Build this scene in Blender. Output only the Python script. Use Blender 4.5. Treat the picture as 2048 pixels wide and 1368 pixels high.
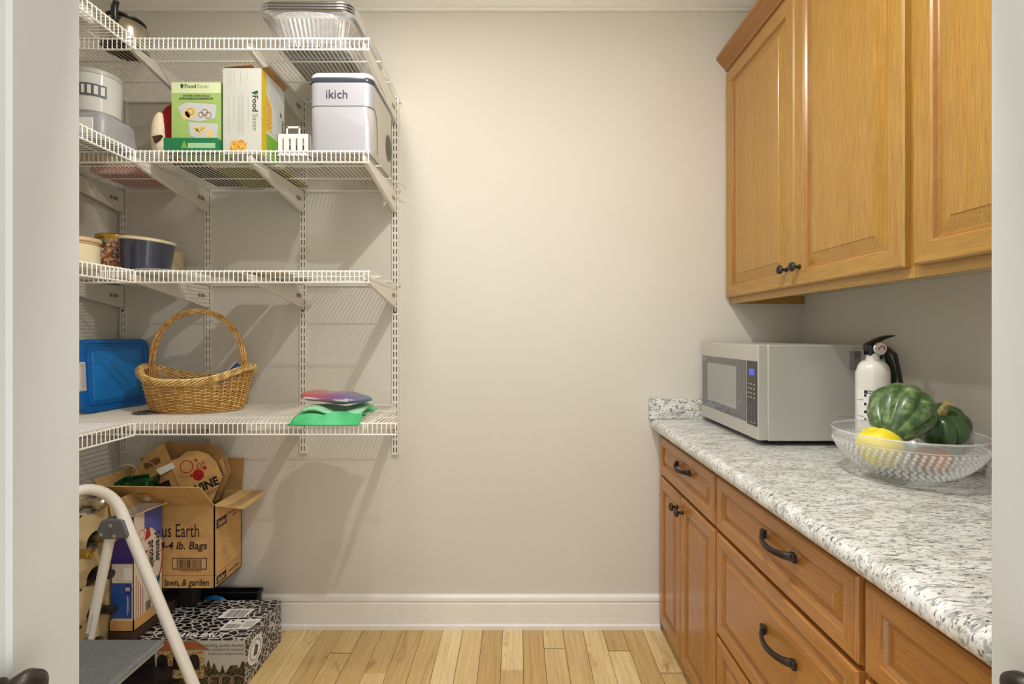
import bpy, math, random
from mathutils import Vector, Matrix
random.seed(7)
PI = math.pi
S = bpy.context.scene
for o in list(bpy.data.objects): bpy.data.objects.remove(o)

# ------------------------------------------------------------------ camera, world, lights, exposure
cam_d = bpy.data.cameras.new('camera'); cam = bpy.data.objects.new('camera', cam_d)
S.collection.objects.link(cam); S.camera = cam
EYE = 1.284
cam.location = (0, 0, EYE); cam.rotation_euler = (PI/2, 0, 0)
cam_d.sensor_width = 36; cam_d.lens = 36*941/2048
cam_d.shift_x = -11/2048; cam_d.shift_y = -16/2048
cam_d.clip_start = 0.02

W = bpy.data.worlds.new('world'); S.world = W; W.use_nodes = True
W.node_tree.nodes['Background'].inputs[0].default_value = (0.965, 0.985, 1.0, 1)
W.node_tree.nodes['Background'].inputs[1].default_value = 2.05

def lamp(name, loc, power, size, col):
    d = bpy.data.lights.new(name, 'AREA'); d.shape = 'DISK'; d.size = size; d.energy = power; d.color = col
    o = bpy.data.objects.new(name, d); S.collection.objects.link(o); o.location = loc
    return o
lamp('ceiling_lamp_entry', (0.08, 0.66, 2.74), 21, 0.06, (1.0, 0.985, 0.955))
lamp('ceiling_lamp_shelves', (-0.62, 1.22, 2.74), 9.5, 0.14, (1.0, 0.97, 0.92))

S.view_settings.view_transform = 'Standard'; S.view_settings.look = 'None'
S.view_settings.gamma = 1; S.view_settings.use_curve_mapping = False
S.view_settings.exposure = 0.0

# ------------------------------------------------------------------ materials
def lin(c):
    return tuple(((x/255)/12.92 if x/255 <= .04045 else ((x/255+.055)/1.055)**2.4) for x in c[:3]) + (1,)
MATS = {}
def M(name, rgb, rough=.5, metal=0, spec=None, coat=0, alpha=None, trans=0, ior=None, emit=0):
    if name in MATS: return MATS[name]
    m = bpy.data.materials.new(name); m.use_nodes = True
    b = m.node_tree.nodes['Principled BSDF']
    b.inputs['Base Color'].default_value = lin(rgb); b.inputs['Roughness'].default_value = rough
    b.inputs['Metallic'].default_value = metal
    if spec is not None: b.inputs['Specular IOR Level'].default_value = spec
    if coat: b.inputs['Coat Weight'].default_value = coat; b.inputs['Coat Roughness'].default_value = .15
    if trans: b.inputs['Transmission Weight'].default_value = trans
    if ior: b.inputs['IOR'].default_value = ior
    if alpha is not None: b.inputs['Alpha'].default_value = alpha
    if emit: b.inputs['Emission Color'].default_value = lin(rgb); b.inputs['Emission Strength'].default_value = emit
    MATS[name] = m; return m
def N(m, t): return m.node_tree.nodes.new(t)
def L(m, a, b): m.node_tree.links.new(a, b)
def coords(m, scale, rot=(0, 0, 0), rnd=False, space='Object'):
    tc = N(m, 'ShaderNodeTexCoord'); mp = N(m, 'ShaderNodeMapping')
    mp.inputs['Scale'].default_value = scale; mp.inputs['Rotation'].default_value = rot
    L(m, tc.outputs[space], mp.inputs[0])
    if rnd:
        oi = N(m, 'ShaderNodeObjectInfo'); mu = N(m, 'ShaderNodeMath'); mu.operation = 'MULTIPLY'
        mu.inputs[1].default_value = 37.0; L(m, oi.outputs['Random'], mu.inputs[0])
        L(m, mu.outputs[0], mp.inputs['Location'])
    return mp.outputs[0]
def noise(m, vec, scale, detail=4, rough=.5, dist=0):
    n = N(m, 'ShaderNodeTexNoise'); n.inputs['Scale'].default_value = scale; n.inputs['Detail'].default_value = detail
    n.inputs['Roughness'].default_value = rough; n.inputs['Distortion'].default_value = dist
    L(m, vec, n.inputs['Vector']); return n.outputs['Fac']
def ramp(m, fac, stops):
    r = N(m, 'ShaderNodeValToRGB'); e = r.color_ramp.elements
    while len(e) < len(stops): e.new(.5)
    for i, (p, c) in enumerate(stops):
        e[i].position = p; e[i].color = lin(c) if len(c) == 3 else c
    L(m, fac, r.inputs[0]); return r.outputs[0]
def mix(m, fac, a, b, mode='MIX'):
    x = N(m, 'ShaderNodeMix'); x.data_type = 'RGBA'; x.blend_type = mode
    if isinstance(fac, (int, float)): x.inputs[0].default_value = fac
    else: L(m, fac, x.inputs[0])
    for i, v in ((6, a), (7, b)):
        if isinstance(v, tuple): x.inputs[i].default_value = lin(v)
        else: L(m, v, x.inputs[i])
    return x.outputs[2]
def setcol(m, c): L(m, c, m.node_tree.nodes['Principled BSDF'].inputs['Base Color'])
def bump(m, h, strength=.2, dist=.002):
    b = N(m, 'ShaderNodeBump'); b.inputs['Strength'].default_value = strength; b.inputs['Distance'].default_value = dist
    L(m, h, b.inputs['Height']); L(m, b.outputs[0], m.node_tree.nodes['Principled BSDF'].inputs['Normal'])
def speckled(name, rgb, amt=.06, scale=30, rough=.6, **k):
    m = M(name, rgb, rough, **k)
    n = noise(m, coords(m, (1, 1, 1)), scale, 5)
    d = tuple(max(0, c*(1-amt)) for c in rgb); l = tuple(min(255, c*(1+amt)) for c in rgb)
    setcol(m, ramp(m, n, [(.3, d), (.7, l)])); bump(m, n, .08, .001); return m
def oak(name, dark, mid, light, axis, rough=.32):
    m = M(name, mid, rough, coat=.35)
    fine = {'Z': (230, 230, 7), 'Y': (230, 7, 230), 'X': (7, 230, 230)}[axis]
    br = {'Z': (13, 13, 1), 'Y': (13, 1, 13), 'X': (1, 13, 13)}[axis]
    f = noise(m, coords(m, fine), 1.6, 6, .65, .3); b = noise(m, coords(m, br), 1.3, 3, .5, .8)
    c = mix(m, .6, ramp(m, b, [(.3, mid), (.7, light)]), ramp(m, f, [(.32, dark), (.52, mid), (.72, light)]))
    setcol(m, c); bump(m, f, .10, .0008); return m

wallm = M('wall_paint', (219, 207, 184), .75)
_n = noise(wallm, coords(wallm, (1, 1, 1)), 140, 3); bump(wallm, _n, .05, .0006)
setcol(wallm, ramp(wallm, noise(wallm, coords(wallm, (1, 1, 1)), 1.2, 2), [(.3, (208, 203, 191)), (.7, (213, 208, 197))]))
ceilm = speckled('ceiling_paint', (238, 234, 222), .01, 60, .85)
trimm = speckled('trim_paint', (232, 229, 221), .01, 20, .35)
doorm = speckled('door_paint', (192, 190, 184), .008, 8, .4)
wirem = M('white_coated_wire', (240, 238, 230), .32)
brackm = speckled('white_steel', (226, 222, 210), .02, 20, .4)
darkslot = M('slot_dark', (14, 13, 12), .8)
OU = ((120, 80, 26), (166, 122, 46), (186, 146, 68))
OL = ((112, 64, 22), (164, 106, 44), (188, 132, 64))
oak_uv = oak('oak_upper_vertical', *OU, 'Z'); oak_uh = oak('oak_upper_horizontal', *OU, 'Y')
oak_lv = oak('oak_lower_vertical', *OL, 'Z'); oak_lh = oak('oak_lower_horizontal', *OL, 'Y')
oak_cr = oak('oak_crown', (110, 66, 24), (150, 98, 42), (176, 122, 60), 'Y')
bronze = M('dark_bronze', (62, 56, 50), .38, .7)
chrome = M('bright_metal', (215, 213, 208), .2, 1)
black = M('black_plastic', (24, 24, 26), .35)
rubber = M('black_rubber', (30, 29, 28), .7)
whitep = M('white_plastic', (222, 221, 218), .35)
kraft = speckled('kraft_board', (206, 164, 104), .06, 22, .75)
kraftd = speckled('kraft_board_inside', (172, 130, 78), .07, 22, .8)
kraftl = speckled('kraft_board_pale', (216, 180, 124), .05, 22, .75)
ink = M('dark_ink', (48, 28, 34), .6)
redink = M('red_ink', (172, 30, 36), .5)
paper = M('white_paper', (240, 239, 235), .6)

floorm = M('hickory', (214, 180, 118), .3, coat=.25)
v1 = coords(floorm, (16, 1.2, 1), rnd=True); v2 = coords(floorm, (90, 3.5, 1), rnd=True); v3 = coords(floorm, (7, 2.6, 1), rnd=True)
oi = N(floorm, 'ShaderNodeObjectInfo')
base = ramp(floorm, oi.outputs['Random'], [(0, (204, 172, 114)), (.3, (232, 208, 154)), (.6, (244, 225, 180)), (.8, (224, 196, 140)), (1, (206, 176, 118))])
g1 = ramp(floorm, noise(floorm, v1, 1.6, 5, .6, 1.6), [(.30, (176, 136, 84)), (.46, (238, 228, 206)), (.8, (255, 252, 242))])
g2 = ramp(floorm, noise(floorm, v2, 1.5, 4), [(.3, (208, 192, 165)), (.65, (255, 255, 255))])
c = mix(floorm, .42, base, g1, 'MULTIPLY'); c = mix(floorm, .5, c, g2, 'MULTIPLY')
kn = ramp(floorm, noise(floorm, v3, 1.1, 3, .6, 1.2), [(.62, (0, 0, 0)), (.74, (225, 225, 225))])
setcol(floorm, mix(floorm, kn, c, (152, 100, 58)))

gran = M('granite_laminate', (206, 203, 195), .28, coat=.3)
va = coords(gran, (34, 105, 60), (0, 0, .25)); vb = coords(gran, (9, 22, 14), (0, 0, .25)); vc = coords(gran, (80, 230, 130), (0, 0, .25))
c = ramp(gran, noise(gran, vb, 1.0, 4, .6, .5), [(.32, (186, 184, 176)), (.48, (222, 221, 216)), (.70, (238, 238, 235))])
c = mix(gran, ramp(gran, noise(gran, va, 1.0, 5, .62, 1.0), [(.52, (0, 0, 0)), (.60, (225, 225, 225))]), c, (134, 136, 134))
c = mix(gran, ramp(gran, noise(gran, vc, 1.0, 4, .6, .6), [(.565, (0, 0, 0)), (.62, (245, 245, 245))]), c, (70, 73, 75))
v4 = coords(gran, (15, 34, 22), (.4, 0, .3))
c = mix(gran, ramp(gran, noise(gran, v4, 1.0, 4, .6, .8), [(.60, (0, 0, 0)), (.72, (200, 200, 200))]), c, (178, 164, 134))
setcol(gran, c)
steel = M('stainless_steel', (204, 202, 196), .42, .55)
bump(steel, noise(steel, coords(steel, (4, 4, 300)), 1.0, 2), .03, .0004)

# ------------------------------------------------------------------ mesh building
WL = {}
def frame(d):
    d = d.normalized(); a = Vector((0, 0, 1)) if abs(d.z) < .9 else Vector((1, 0, 0))
    u = d.cross(a).normalized(); return u, d.cross(u).normalized()
FONT_CACHE = {}
def text_mesh(s, size, bold, shear, align, sx):
    k = (s, size, bold, shear, align, sx)
    if k in FONT_CACHE: return FONT_CACHE[k]
    cu = bpy.data.curves.new('t', 'FONT'); cu.body = s; cu.size = size; cu.offset = bold*size; cu.shear = shear
    cu.align_x = align; cu.resolution_u = 2
    ob = bpy.data.objects.new('t', cu); me = bpy.data.meshes.new_from_object(ob)
    r = ([(v.co.x*sx, v.co.y) for v in me.vertices], [tuple(p.vertices) for p in me.polygons])
    bpy.data.objects.remove(ob); bpy.data.curves.remove(cu); bpy.data.meshes.remove(me)
    FONT_CACHE[k] = r; return r
class MB:
    def __init__(s): s.v = []; s.f = []; s.m = []; s.cur = 0
    def add(s, vs, fs):
        n = len(s.v); s.v += [Vector(p) for p in vs]; s.f += [tuple(i+n for i in f) for f in fs]; s.m += [s.cur]*len(fs); return s
    def box(s, x0, x1, y0, y1, z0, z1, c=0):
        x0, x1 = min(x0, x1), max(x0, x1); y0, y1 = min(y0, y1), max(y0, y1); z0, z1 = min(z0, z1), max(z0, z1)
        if c <= 0:
            return s.add([(x0,y0,z0),(x1,y0,z0),(x1,y1,z0),(x0,y1,z0),(x0,y0,z1),(x1,y0,z1),(x1,y1,z1),(x0,y1,z1)],
                  [(0,3,2,1),(4,5,6,7),(0,1,5,4),(1,2,6,5),(2,3,7,6),(3,0,4,7)])
        V = []; idx = {}
        for sx in (0, 1):
            for sy in (0, 1):
                for sz in (0, 1):
                    X = (x0, x1)[sx]; Y = (y0, y1)[sy]; Z = (z0, z1)[sz]; dx = c if sx == 0 else -c; dy = c if sy == 0 else -c; dz = c if sz == 0 else -c
                    for a, p in enumerate(((X, Y+dy, Z+dz), (X+dx, Y, Z+dz), (X+dx, Y+dy, Z))):
                        idx[(sx, sy, sz, a)] = len(V); V.append(p)
        F = []
        q = lambda *k: F.append(tuple(idx[t] for t in k))
        for sx in (0, 1): q(*((sx,a,b,0) for a,b in ((0,0),(1,0),(1,1),(0,1))))
        for sy in (0, 1): q(*((a,sy,b,1) for a,b in ((0,0),(1,0),(1,1),(0,1))))
        for sz in (0, 1): q(*((a,b,sz,2) for a,b in ((0,0),(1,0),(1,1),(0,1))))
        for a in (0, 1):
            for b in (0, 1):
                q((a,b,0,0),(a,b,1,0),(a,b,1,1),(a,b,0,1)); q((a,0,b,0),(a,1,b,0),(a,1,b,2),(a,0,b,2)); q((0,a,b,1),(1,a,b,1),(1,a,b,2),(0,a,b,2))
                for d in (0, 1): F.append((idx[(a,b,d,0)], idx[(a,b,d,1)], idx[(a,b,d,2)]))
        return s.add(V, F)
    def loft(s, rings, closed=True, cap0=False, cap1=False):
        n = len(rings[0]); V = [p for r in rings for p in r]; F = []
        for i in range(len(rings)-1):
            for j in range(n if closed else n-1):
                k = (j+1) % n; F.append((i*n+j, i*n+k, (i+1)*n+k, (i+1)*n+j))
        if cap0: F.append(tuple(range(n))[::-1])
        if cap1: F.append(tuple((len(rings)-1)*n+j for j in range(n)))
        return s.add(V, F)
    def tube(s, pts, r, n=8, closed=False, caps=True):
        pts = [Vector(p) for p in pts]; m = len(pts); rs = r if isinstance(r, (list, tuple)) else [r]*m; rings = []; u = None
        for i, p in enumerate(pts):
            a = pts[(i-1) % m] if closed or i > 0 else p; b = pts[(i+1) % m] if closed or i < m-1 else p
            d = (b-a).normalized()
            if u is None: u, w = frame(d)
            else:
                u = (u - d*u.dot(d)).normalized(); w = d.cross(u)
            rings.append([p + (u*math.cos(2*PI*j/n) + w*math.sin(2*PI*j/n))*rs[i] for j in range(n)])
        if closed: rings.append(rings[0])
        return s.loft(rings, True, caps and not closed, caps and not closed)
    def cyl(s, p0, p1, r, n=16, r1=None): return s.tube([p0, p1], [r, r if r1 is None else r1], n)
    def lathe(s, prof, c=(0, 0, 0), n=32, mod=None):
        c = Vector(c); rings = []
        for r, z in prof:
            rings.append([c + Vector((r*math.cos(2*PI*j/n)*(mod(2*PI*j/n, z) if mod else 1), r*math.sin(2*PI*j/n)*(mod(2*PI*j/n, z) if mod else 1), z)) for j in range(n)])
        return s.loft(rings, True, prof[0][0] > 1e-6, prof[-1][0] > 1e-6)
    def prism(s, poly, fn, t0, t1):
        a = [fn(u, v, t0) for u, v in poly]; b = [fn(u, v, t1) for u, v in poly]; n = len(poly)
        return s.add(a+b, [tuple(range(n)), tuple(range(2*n-1, n-1, -1))] + [(i, i+n, (i+1) % n+n, (i+1) % n) for i in range(n)])
    def sphere(s, c, r, n=16, sc=(1, 1, 1)):
        c = Vector(c); rings = []
        for i in range(n//2+1):
            a = PI*i/(n//2); rr = max(math.sin(a), 1e-4)
            rings.append([c+Vector((r*sc[0]*rr*math.cos(2*PI*j/n), r*sc[1]*rr*math.sin(2*PI*j/n), -r*sc[2]*math.cos(a))) for j in range(n)])
        return s.loft(rings)
    # flat print: fn(u, v, n) maps surface coordinates to space
    def rect(s, fn, u0, v0, u1, v1, e=.0006, nu=1):
        for i in range(nu):
            a = u0+(u1-u0)*i/nu; b = u0+(u1-u0)*(i+1)/nu
            s.add([fn(a, v0, e), fn(b, v0, e), fn(b, v1, e), fn(a, v1, e)], [(0, 1, 2, 3)])
        return s
    def poly(s, fn, pts, e=.0006): return s.add([fn(u, v, e) for u, v in pts], [tuple(range(len(pts)))])
    def disc(s, fn, u, v, r, e=.0006, n=24, ry=None): return s.poly(fn, [(u+r*math.cos(2*PI*i/n), v+(ry or r)*math.sin(2*PI*i/n)) for i in range(n)], e)
    def ring(s, fn, u, v, r, w, e=.0006, n=28, a0=0, a1=2*PI, sx=1):
        V = []; F = []
        for i in range(n+1):
            a = a0+(a1-a0)*i/n
            V += [fn(u+sx*r*math.cos(a), v+r*math.sin(a), e), fn(u+sx*(r-w)*math.cos(a), v+(r-w)*math.sin(a), e)]
        return s.add(V, [(2*i, 2*i+2, 2*i+3, 2*i+1) for i in range(n)])
    def text(s, fn, t, u, v, size, bold=0, shear=0, align='LEFT', e=.0008, rot=0, sx=1):
        vs, fs = text_mesh(t, size, bold, shear, align, sx); ca, sa = math.cos(rot), math.sin(rot)
        return s.add([fn(u+x*ca-y*sa, v+x*sa+y*ca, e) for x, y in vs], fs)
    def barcode(s, fn, u0, v0, u1, v1, e=.0009):
        rnd = random.Random(3); u = u0
        while u < u1:
            w = (u1-u0)*rnd.choice((.008, .012, .02)); s.rect(fn, u, v0, min(u+w, u1), v1, e); u += w+(u1-u0)*rnd.choice((.01, .018, .026))
        return s
    def xf(s, mat): s.v = [mat @ p for p in s.v]; return s
    def build(s, name, mats, parent=None, smooth=False, world=False, kind=None, label=None, bevel=0, seg=2, angle=35, flat=False, solid=0):
        me = bpy.data.meshes.new(name); vs = s.v
        if world and parent is not None:
            off = WL.get(parent.name, Vector((0, 0, 0))); vs = [p-off for p in vs]
        me.from_pydata([tuple(p) for p in vs], [], s.f); me.update()
        if not isinstance(mats, (list, tuple)): mats = [mats]
        for m in mats: me.materials.append(m)
        if len(mats) > 1:
            for p, i in zip(me.polygons, s.m): p.material_index = min(i, len(mats)-1)
        ob = bpy.data.objects.new(name, me); S.collection.objects.link(ob)
        import bmesh
        if not flat:
            bm = bmesh.new(); bm.from_mesh(me); bmesh.ops.recalc_face_normals(bm, faces=bm.faces); bm.to_mesh(me); bm.free()
        if smooth:
            for p in me.polygons: p.use_smooth = True
            me.set_sharp_from_angle(angle=math.radians(angle))
        if solid:
            md = ob.modifiers.new('thickness', 'SOLIDIFY'); md.thickness = solid; md.offset = 0
        if bevel:
            md = ob.modifiers.new('bevel', 'BEVEL'); md.width = bevel; md.segments = seg; md.limit_method = 'ANGLE'; md.angle_limit = .6
            for p in me.polygons: p.use_smooth = True
            me.set_sharp_from_angle(angle=math.radians(angle))
        if parent is not None:
            ob.parent = parent; WL[ob.name] = WL.get(parent.name, Vector((0, 0, 0)))
        if kind: ob['kind'] = kind
        if label: ob['label'] = label
        return ob
def thing(name, label, cat, loc=(0, 0, 0), rot=(0, 0, 0), group=None):
    o = bpy.data.objects.new(name, None); S.collection.objects.link(o); o.empty_display_size = .05
    o.location = loc; o.rotation_euler = rot; o['label'] = label; o['category'] = cat
    if group: o['group'] = group
    WL[o.name] = Vector(loc); return o
def tag(o, label, cat, group=None):
    o['label'] = label; o['category'] = cat
    if group: o['group'] = group
    return o
def structure(o): o['kind'] = 'structure'; return o
def rrect(cx, cy, hx, hy, r, z, n=6):
    P = []
    for qx, qy, a0 in ((1, 1, 0), (-1, 1, PI/2), (-1, -1, PI), (1, -1, 1.5*PI)):
        for i in range(n+1):
            a = a0+PI/2*i/n; P.append(Vector((cx+qx*(hx-r)+r*math.cos(a), cy+qy*(hy-r)+r*math.sin(a), z)))
    return P
def pt(px, py, Y): return Vector(((px-1035)*Y/941, Y, EYE-(py-668)*Y/941))

# ------------------------------------------------------------------ the room
XL, XR, YB, YF, ZC = -1.74, 1.245, 2.06, 0.54, 2.79
structure(MB().box(XL-.12, XR+.12, YB, YB+.12, -.05, ZC+.1).build('wall_back', wallm))
structure(MB().box(XL-.12, XL, YF, YB, -.05, ZC+.1).build('wall_left', wallm))
structure(MB().box(XR, XR+.12, YF, YB, -.05, ZC+.1).build('wall_right', wallm))
structure(MB().box(XL-.12, XR+.12, YF, YB+.12, ZC, ZC+.1).build('ceiling', ceilm))
wf = MB(); wf.box(XL-.12, -.565, YF-.02, YF+.03, -.05, ZC+.1); wf.box(.605, XR+.12, YF-.02, YF+.03, -.05, ZC+.1); wf.box(-.565, .605, YF-.02, YF+.03, 2.08, ZC+.1)
structure(wf.build('wall_front', wallm))
fl = structure(MB().box(XL-.12, XR+.12, -.3, YB+.12, -.06, -.012).build('floor', speckled('subfloor', (70, 50, 30), .1)))
pitch = .0865; x = .109-pitch*22; rnd = random.Random(5); meshes = {}
while x < XR:
    y = -.3; 
    cuts = [-.3]
    yy = -.3+rnd.uniform(.3, 1.2)
    while yy < YB-.1: cuts.append(yy); yy += rnd.uniform(.5, 1.3)
    cuts.append(YB)
    for a, b in zip(cuts, cuts[1:]):
        l = round(b-a, 2); key = l
        if key not in meshes:
            o = MB().box(.0008, pitch-.0008, 0, l-.0006, -.012, 0, .0006).build('floorboard', floorm, fl); meshes[key] = o.data
        else:
            o = bpy.data.objects.new('floorboard', meshes[key]); S.collection.objects.link(o); o.parent = fl
        o.location = (x, b-l, 0)
    x += pitch
# baseboards
def base_profile(t0=0):
    return [(0, 0), (.020, 0), (.020, .018), (.014, .026), (.014, .118), (.011, .124), (.011, .130), (.017, .136), (.015, .150), (.006, .158), (0, .160)]
b = MB(); b.prism([(p, q) for p, q in base_profile()], lambda u, v, t: Vector((t, YB-u, v*.92)), XL, .62)
structure(b.build('baseboard_back', trimm))
b = MB(); b.prism([(p, q) for p, q in base_profile()], lambda u, v, t: Vector((XL+u, t, v*.92)), YF+.03, YB-.021)
structure(b.build('baseboard_left', trimm))
# crown moulding
cr = [(0, 0), (.012, .002), (.014, .014), (.020, .018), (.034, .038), (.056, .062), (.064, .066), (.066, .082), (.080, .086), (.080, .100), (0, .100)]
z0 = 2.690
for nm, fn, t0, t1 in (('trim_1', lambda u, v, t: Vector((t, YB-u, z0+v)), XL, XR), ('trim_2', lambda u, v, t: Vector((XL+u, t, z0+v)), YF+.03, YB-.001),
                       ('trim_3', lambda u, v, t: Vector((XR-u, t, z0+v)), YF+.03, YB-.001)):
    structure(MB().prism(cr, fn, t0, t1).build(nm, trimm))
# the two door leaves standing open at right angles on both sides of the camera
def door_leaf(nm, sgn, xe, ky_, kz):
    d = MB()
    def fn(u, v, n): return Vector((xe+sgn*n, .50-u, v))
    W_, H_ = .60, 2.05; rings = []
    for ins, dep in ((0, .035), (0, .002), (.002, 0), (.0675, 0), (.070, .004), (.078, .007), (.090, .007), (.120, .002)):
        rings.append([fn(ins, .01+ins, dep), fn(W_-ins, .01+ins, dep), fn(W_-ins, H_-ins, dep), fn(ins, H_-ins, dep)])
    d.loft(rings, True, True, True)
    o = structure(d.build(nm, doorm))
    k = MB().lathe([(.0001, 0), (.014, .0), (.015, .003), (.013, .006), (.009, .008), (.008, .016), (.018, .022), (.0235, .031), (.0225, .040), (.014, .047), (.0001, .049)], n=32)
    k.xf(Matrix.Translation((xe, ky_, kz)) @ Matrix.Rotation(-sgn*PI/2, 4, 'Y') @ Matrix.Scale(.8, 4)); k.build('door_knob', bronze, o, smooth=True, angle=50)
    MB().box(xe-sgn*.004, xe, .484, .499, .85, .913, .002).build('latch', bronze, o)
    return o
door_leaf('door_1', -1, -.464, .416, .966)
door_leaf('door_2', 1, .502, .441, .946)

# ------------------------------------------------------------------ wire shelving
SH = [2.300, 1.912, 1.499, .976]
YFS = 1.62
STX = [-1.716, -1.346, -.9335, -.532]
names = ['topmost', 'second from the top', 'third from the top', 'lowest']
R1, R2 = .0032, .0018
def back_shelf(i, z, x0, x1, xb=None):
    xb = xb or x1; xa = lambda y: x1+(xb-x1)*(y-YFS)/(2.052-YFS)
    t = thing('wire_shelf', 'white coated wire shelf along the back wall, %s of four' % names[i], 'shelf', ((x0+x1)/2, 1.84, z), group='wire shelves on the back wall')
    f = MB().tube([(x0, YFS, z), (x1, YFS, z)], R1, 6)
    f.build('front_rail', wirem, t, True, world=True)
    MB().tube([(x0, YFS-.002, z-.038), (x1, YFS-.002, z-.038)], R1, 6).build('lip_rail', wirem, t, True, world=True)
    for y in (1.75, 1.893): MB().tube([(x0, y, z-.003), (xa(y), y, z-.003)], R1*.85, 6).build('support_rail', wirem, t, True, world=True)
    MB().tube([(x0, 2.052, z-.003), (xb, 2.052, z-.003)], R1, 6).build('back_rail', wirem, t, True, world=True)
    d = MB(); n = int((x1-x0)/.0159)
    for k in range(n+1):
        x = x0+.004+(x1-x0-.008)*k/n
        yb2 = 2.052 if x <= xb else max(YFS+.02, YFS+(x1-x)/(x1-xb)*(2.052-YFS))
        d.tube([(x, yb2, z+.001), (x, YFS-.001, z+.0035), (x, YFS-.004, z), (x, YFS-.004, z-.038)], R2, 4)
    d.build('deck_wires', wirem, t, True, world=True, kind='stuff')
    return t
back_shelf(0, SH[0], XL+.008, -.508); back_shelf(1, SH[1], XL+.008, -.508); back_shelf(2, SH[2], XL+.008, -.508)
back_shelf(3, SH[3], XL+.008, -.415, -.53)
def left_shelf(i, z):
    y0, y1, xf = .62, 1.612, -1.315; z2 = z+.001
    t = thing('wire_shelf', 'white coated wire shelf along the left wall, %s of four' % names[i], 'shelf', (-1.52, 1.1, z), group='wire shelves on the left wall')
    MB().tube([(xf, y0, z2), (xf, y1, z2)], R1, 6).build('front_rail', wirem, t, True, world=True)
    MB().tube([(xf+.002, y0, z2-.040), (xf+.002, y1, z2-.040)], R1, 6).build('lip_rail', wirem, t, True, world=True)
    for x in (-1.44, -1.59): MB().tube([(x, y0, z2-.003), (x, y1, z2-.003)], R1*.85, 6).build('support_rail', wirem, t, True, world=True)
    MB().tube([(XL+.008, y0, z2-.003), (XL+.008, y1, z2-.003)], R1, 6).build('back_rail', wirem, t, True, world=True)
    d = MB(); n = int((y1-y0)/.0159)
    for k in range(n+1):
        y = y0+.004+(y1-y0-.008)*k/n
        d.tube([(XL+.008, y, z2+.001), (xf+.001, y, z2+.0035), (xf+.004, y, z2), (xf+.004, y, z2-.040)], R2, 4)
    d.build('deck_wires', wirem, t, True, world=True, kind='stuff')
for i, z in enumerate(SH): left_shelf(i, z)
# slotted standards
st_lab = ['in the left corner', 'behind the wicker basket handle', 'left of the bare bay', 'at the right end of the shelves']
for k, x in enumerate(STX):
    zb, zt = (.765 if k < 3 else .758), 2.315
    t = thing('shelf_standard', 'white slotted steel wall upright %s' % st_lab[k], 'upright', (x, YB, zb), group='slotted uprights on the back wall')
    s = MB(); y0, y1 = 2.046, 2.0495
    for a, c_ in ((-.0145, -.0085), (-.0045, .0045), (.0085, .0145)): s.box(x+a, x+c_, y0, y1, zb, zt)
    z = zb
    while z < zt:
        for a, c_ in ((-.0085, -.0045), (.0045, .0085)): s.box(x+a, x+c_, y0+.0002, y1, z, min(z+.010, zt))
        z += .032
    for a in (-.0145, .0125): s.box(x+a, x+a+.002, y1, YB, zb, zt)
    s.build('channel', brackm, t, world=True)
    MB().box(x-.0115, x+.0115, 2.054, 2.056, zb, zt).build('slot_shade_strip', darkslot, t, world=True)  # added black strip behind the holes paints the shade inside the slots
    sc = MB()
    for zz in (zb+.10, zb+.62, zb+1.14, zb+1.5): sc.cyl((x, y0+.0002, zz), (x, y0-.002, zz), .0038, 10)
    sc.build('screws', darkslot, t, world=True, kind='stuff')
br_lab = ['by the left corner', 'second from the left corner', 'third from the left corner', 'at the right end']
goldm = M('gold_print', (128, 96, 40), .5); 
for i, zs in enumerate(SH):
    for k, x in enumerate(STX):
        t = thing('shelf_bracket', 'white steel bracket %s under the %s wire shelf' % (br_lab[k], names[i]), 'bracket', (x, 2.04, zs-.05), group='shelf brackets')
        zt = zs-.0075
        pr = [(2.044, zt), (2.044, zt-.092), (2.030, zt-.094), (1.66, zt-.026), (1.632, zt-.020), (1.632, zt)]
        b = MB().prism(pr, lambda u, v, w: Vector((w, u, v)), x-.0075, x+.0075)
        b.build('arm', brackm, t, world=True, bevel=.0015)
        if i < 3:
            g = MB(); fn = lambda u, v, n: Vector((x+.0076+n, u, v))
            for q, (u0, w) in enumerate(((1.972, .006), (1.980, .004), (1.990, .008), (2.001, .005), (2.010, .003))):
                g.rect(fn, u0, zt-.052, u0+w, zt-.036)
            g.build('printed_mark', goldm, t, world=True, flat=True)

# ------------------------------------------------------------------ wall cabinets
def cab_front(parent, xf, y0, y1, z0, z1, mv, mh, kind, fw=.058, pb=.034, th=.02):
    """framed raised-panel front facing -X; y0 far, y1 near; xf = outer face plane"""
    def R(ins, dep): return [Vector((xf+dep, y1+ins, z0+ins)), Vector((xf+dep, y0-ins, z0+ins)), Vector((xf+dep, y0-ins, z1-ins)), Vector((xf+dep, y1+ins, z1-ins))]
    fr = MB(); prof = [(0, th), (0, .005), (.004, .0005), (.007, 0), (fw-.006, 0), (fw-.002, .003), (fw, .0035), (fw+.004, .009), (fw+.006, .0105)]
    rings = [R(*p) for p in prof]; n = 4
    for ri, (a, b_) in enumerate(zip(rings, rings[1:])):
        for j in range(4):
            fr.cur = 2 if ri >= 5 else (0 if j in (1, 3) else 1)
            q = (j+1) % 4; fr.add([a[j], a[q], b_[q], b_[j]], [(0, 1, 2, 3)])
    fr.cur = 0; fr.add(rings[0], [(3, 2, 1, 0)])
    o = fr.build(kind, [mv, mh, oak_cr], parent, world=True)
    pn = MB(); prof = [(fw+.0055, .013), (fw+.0055, .0105), (fw+.008, .0105), (fw+pb, .003), (fw+pb+.001, .0015)]
    pn.loft([R(*p) for p in prof], True, True, True)
    pn.build('raised_panel', mv if kind == 'door' else mh, o, world=True)
    return o
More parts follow.
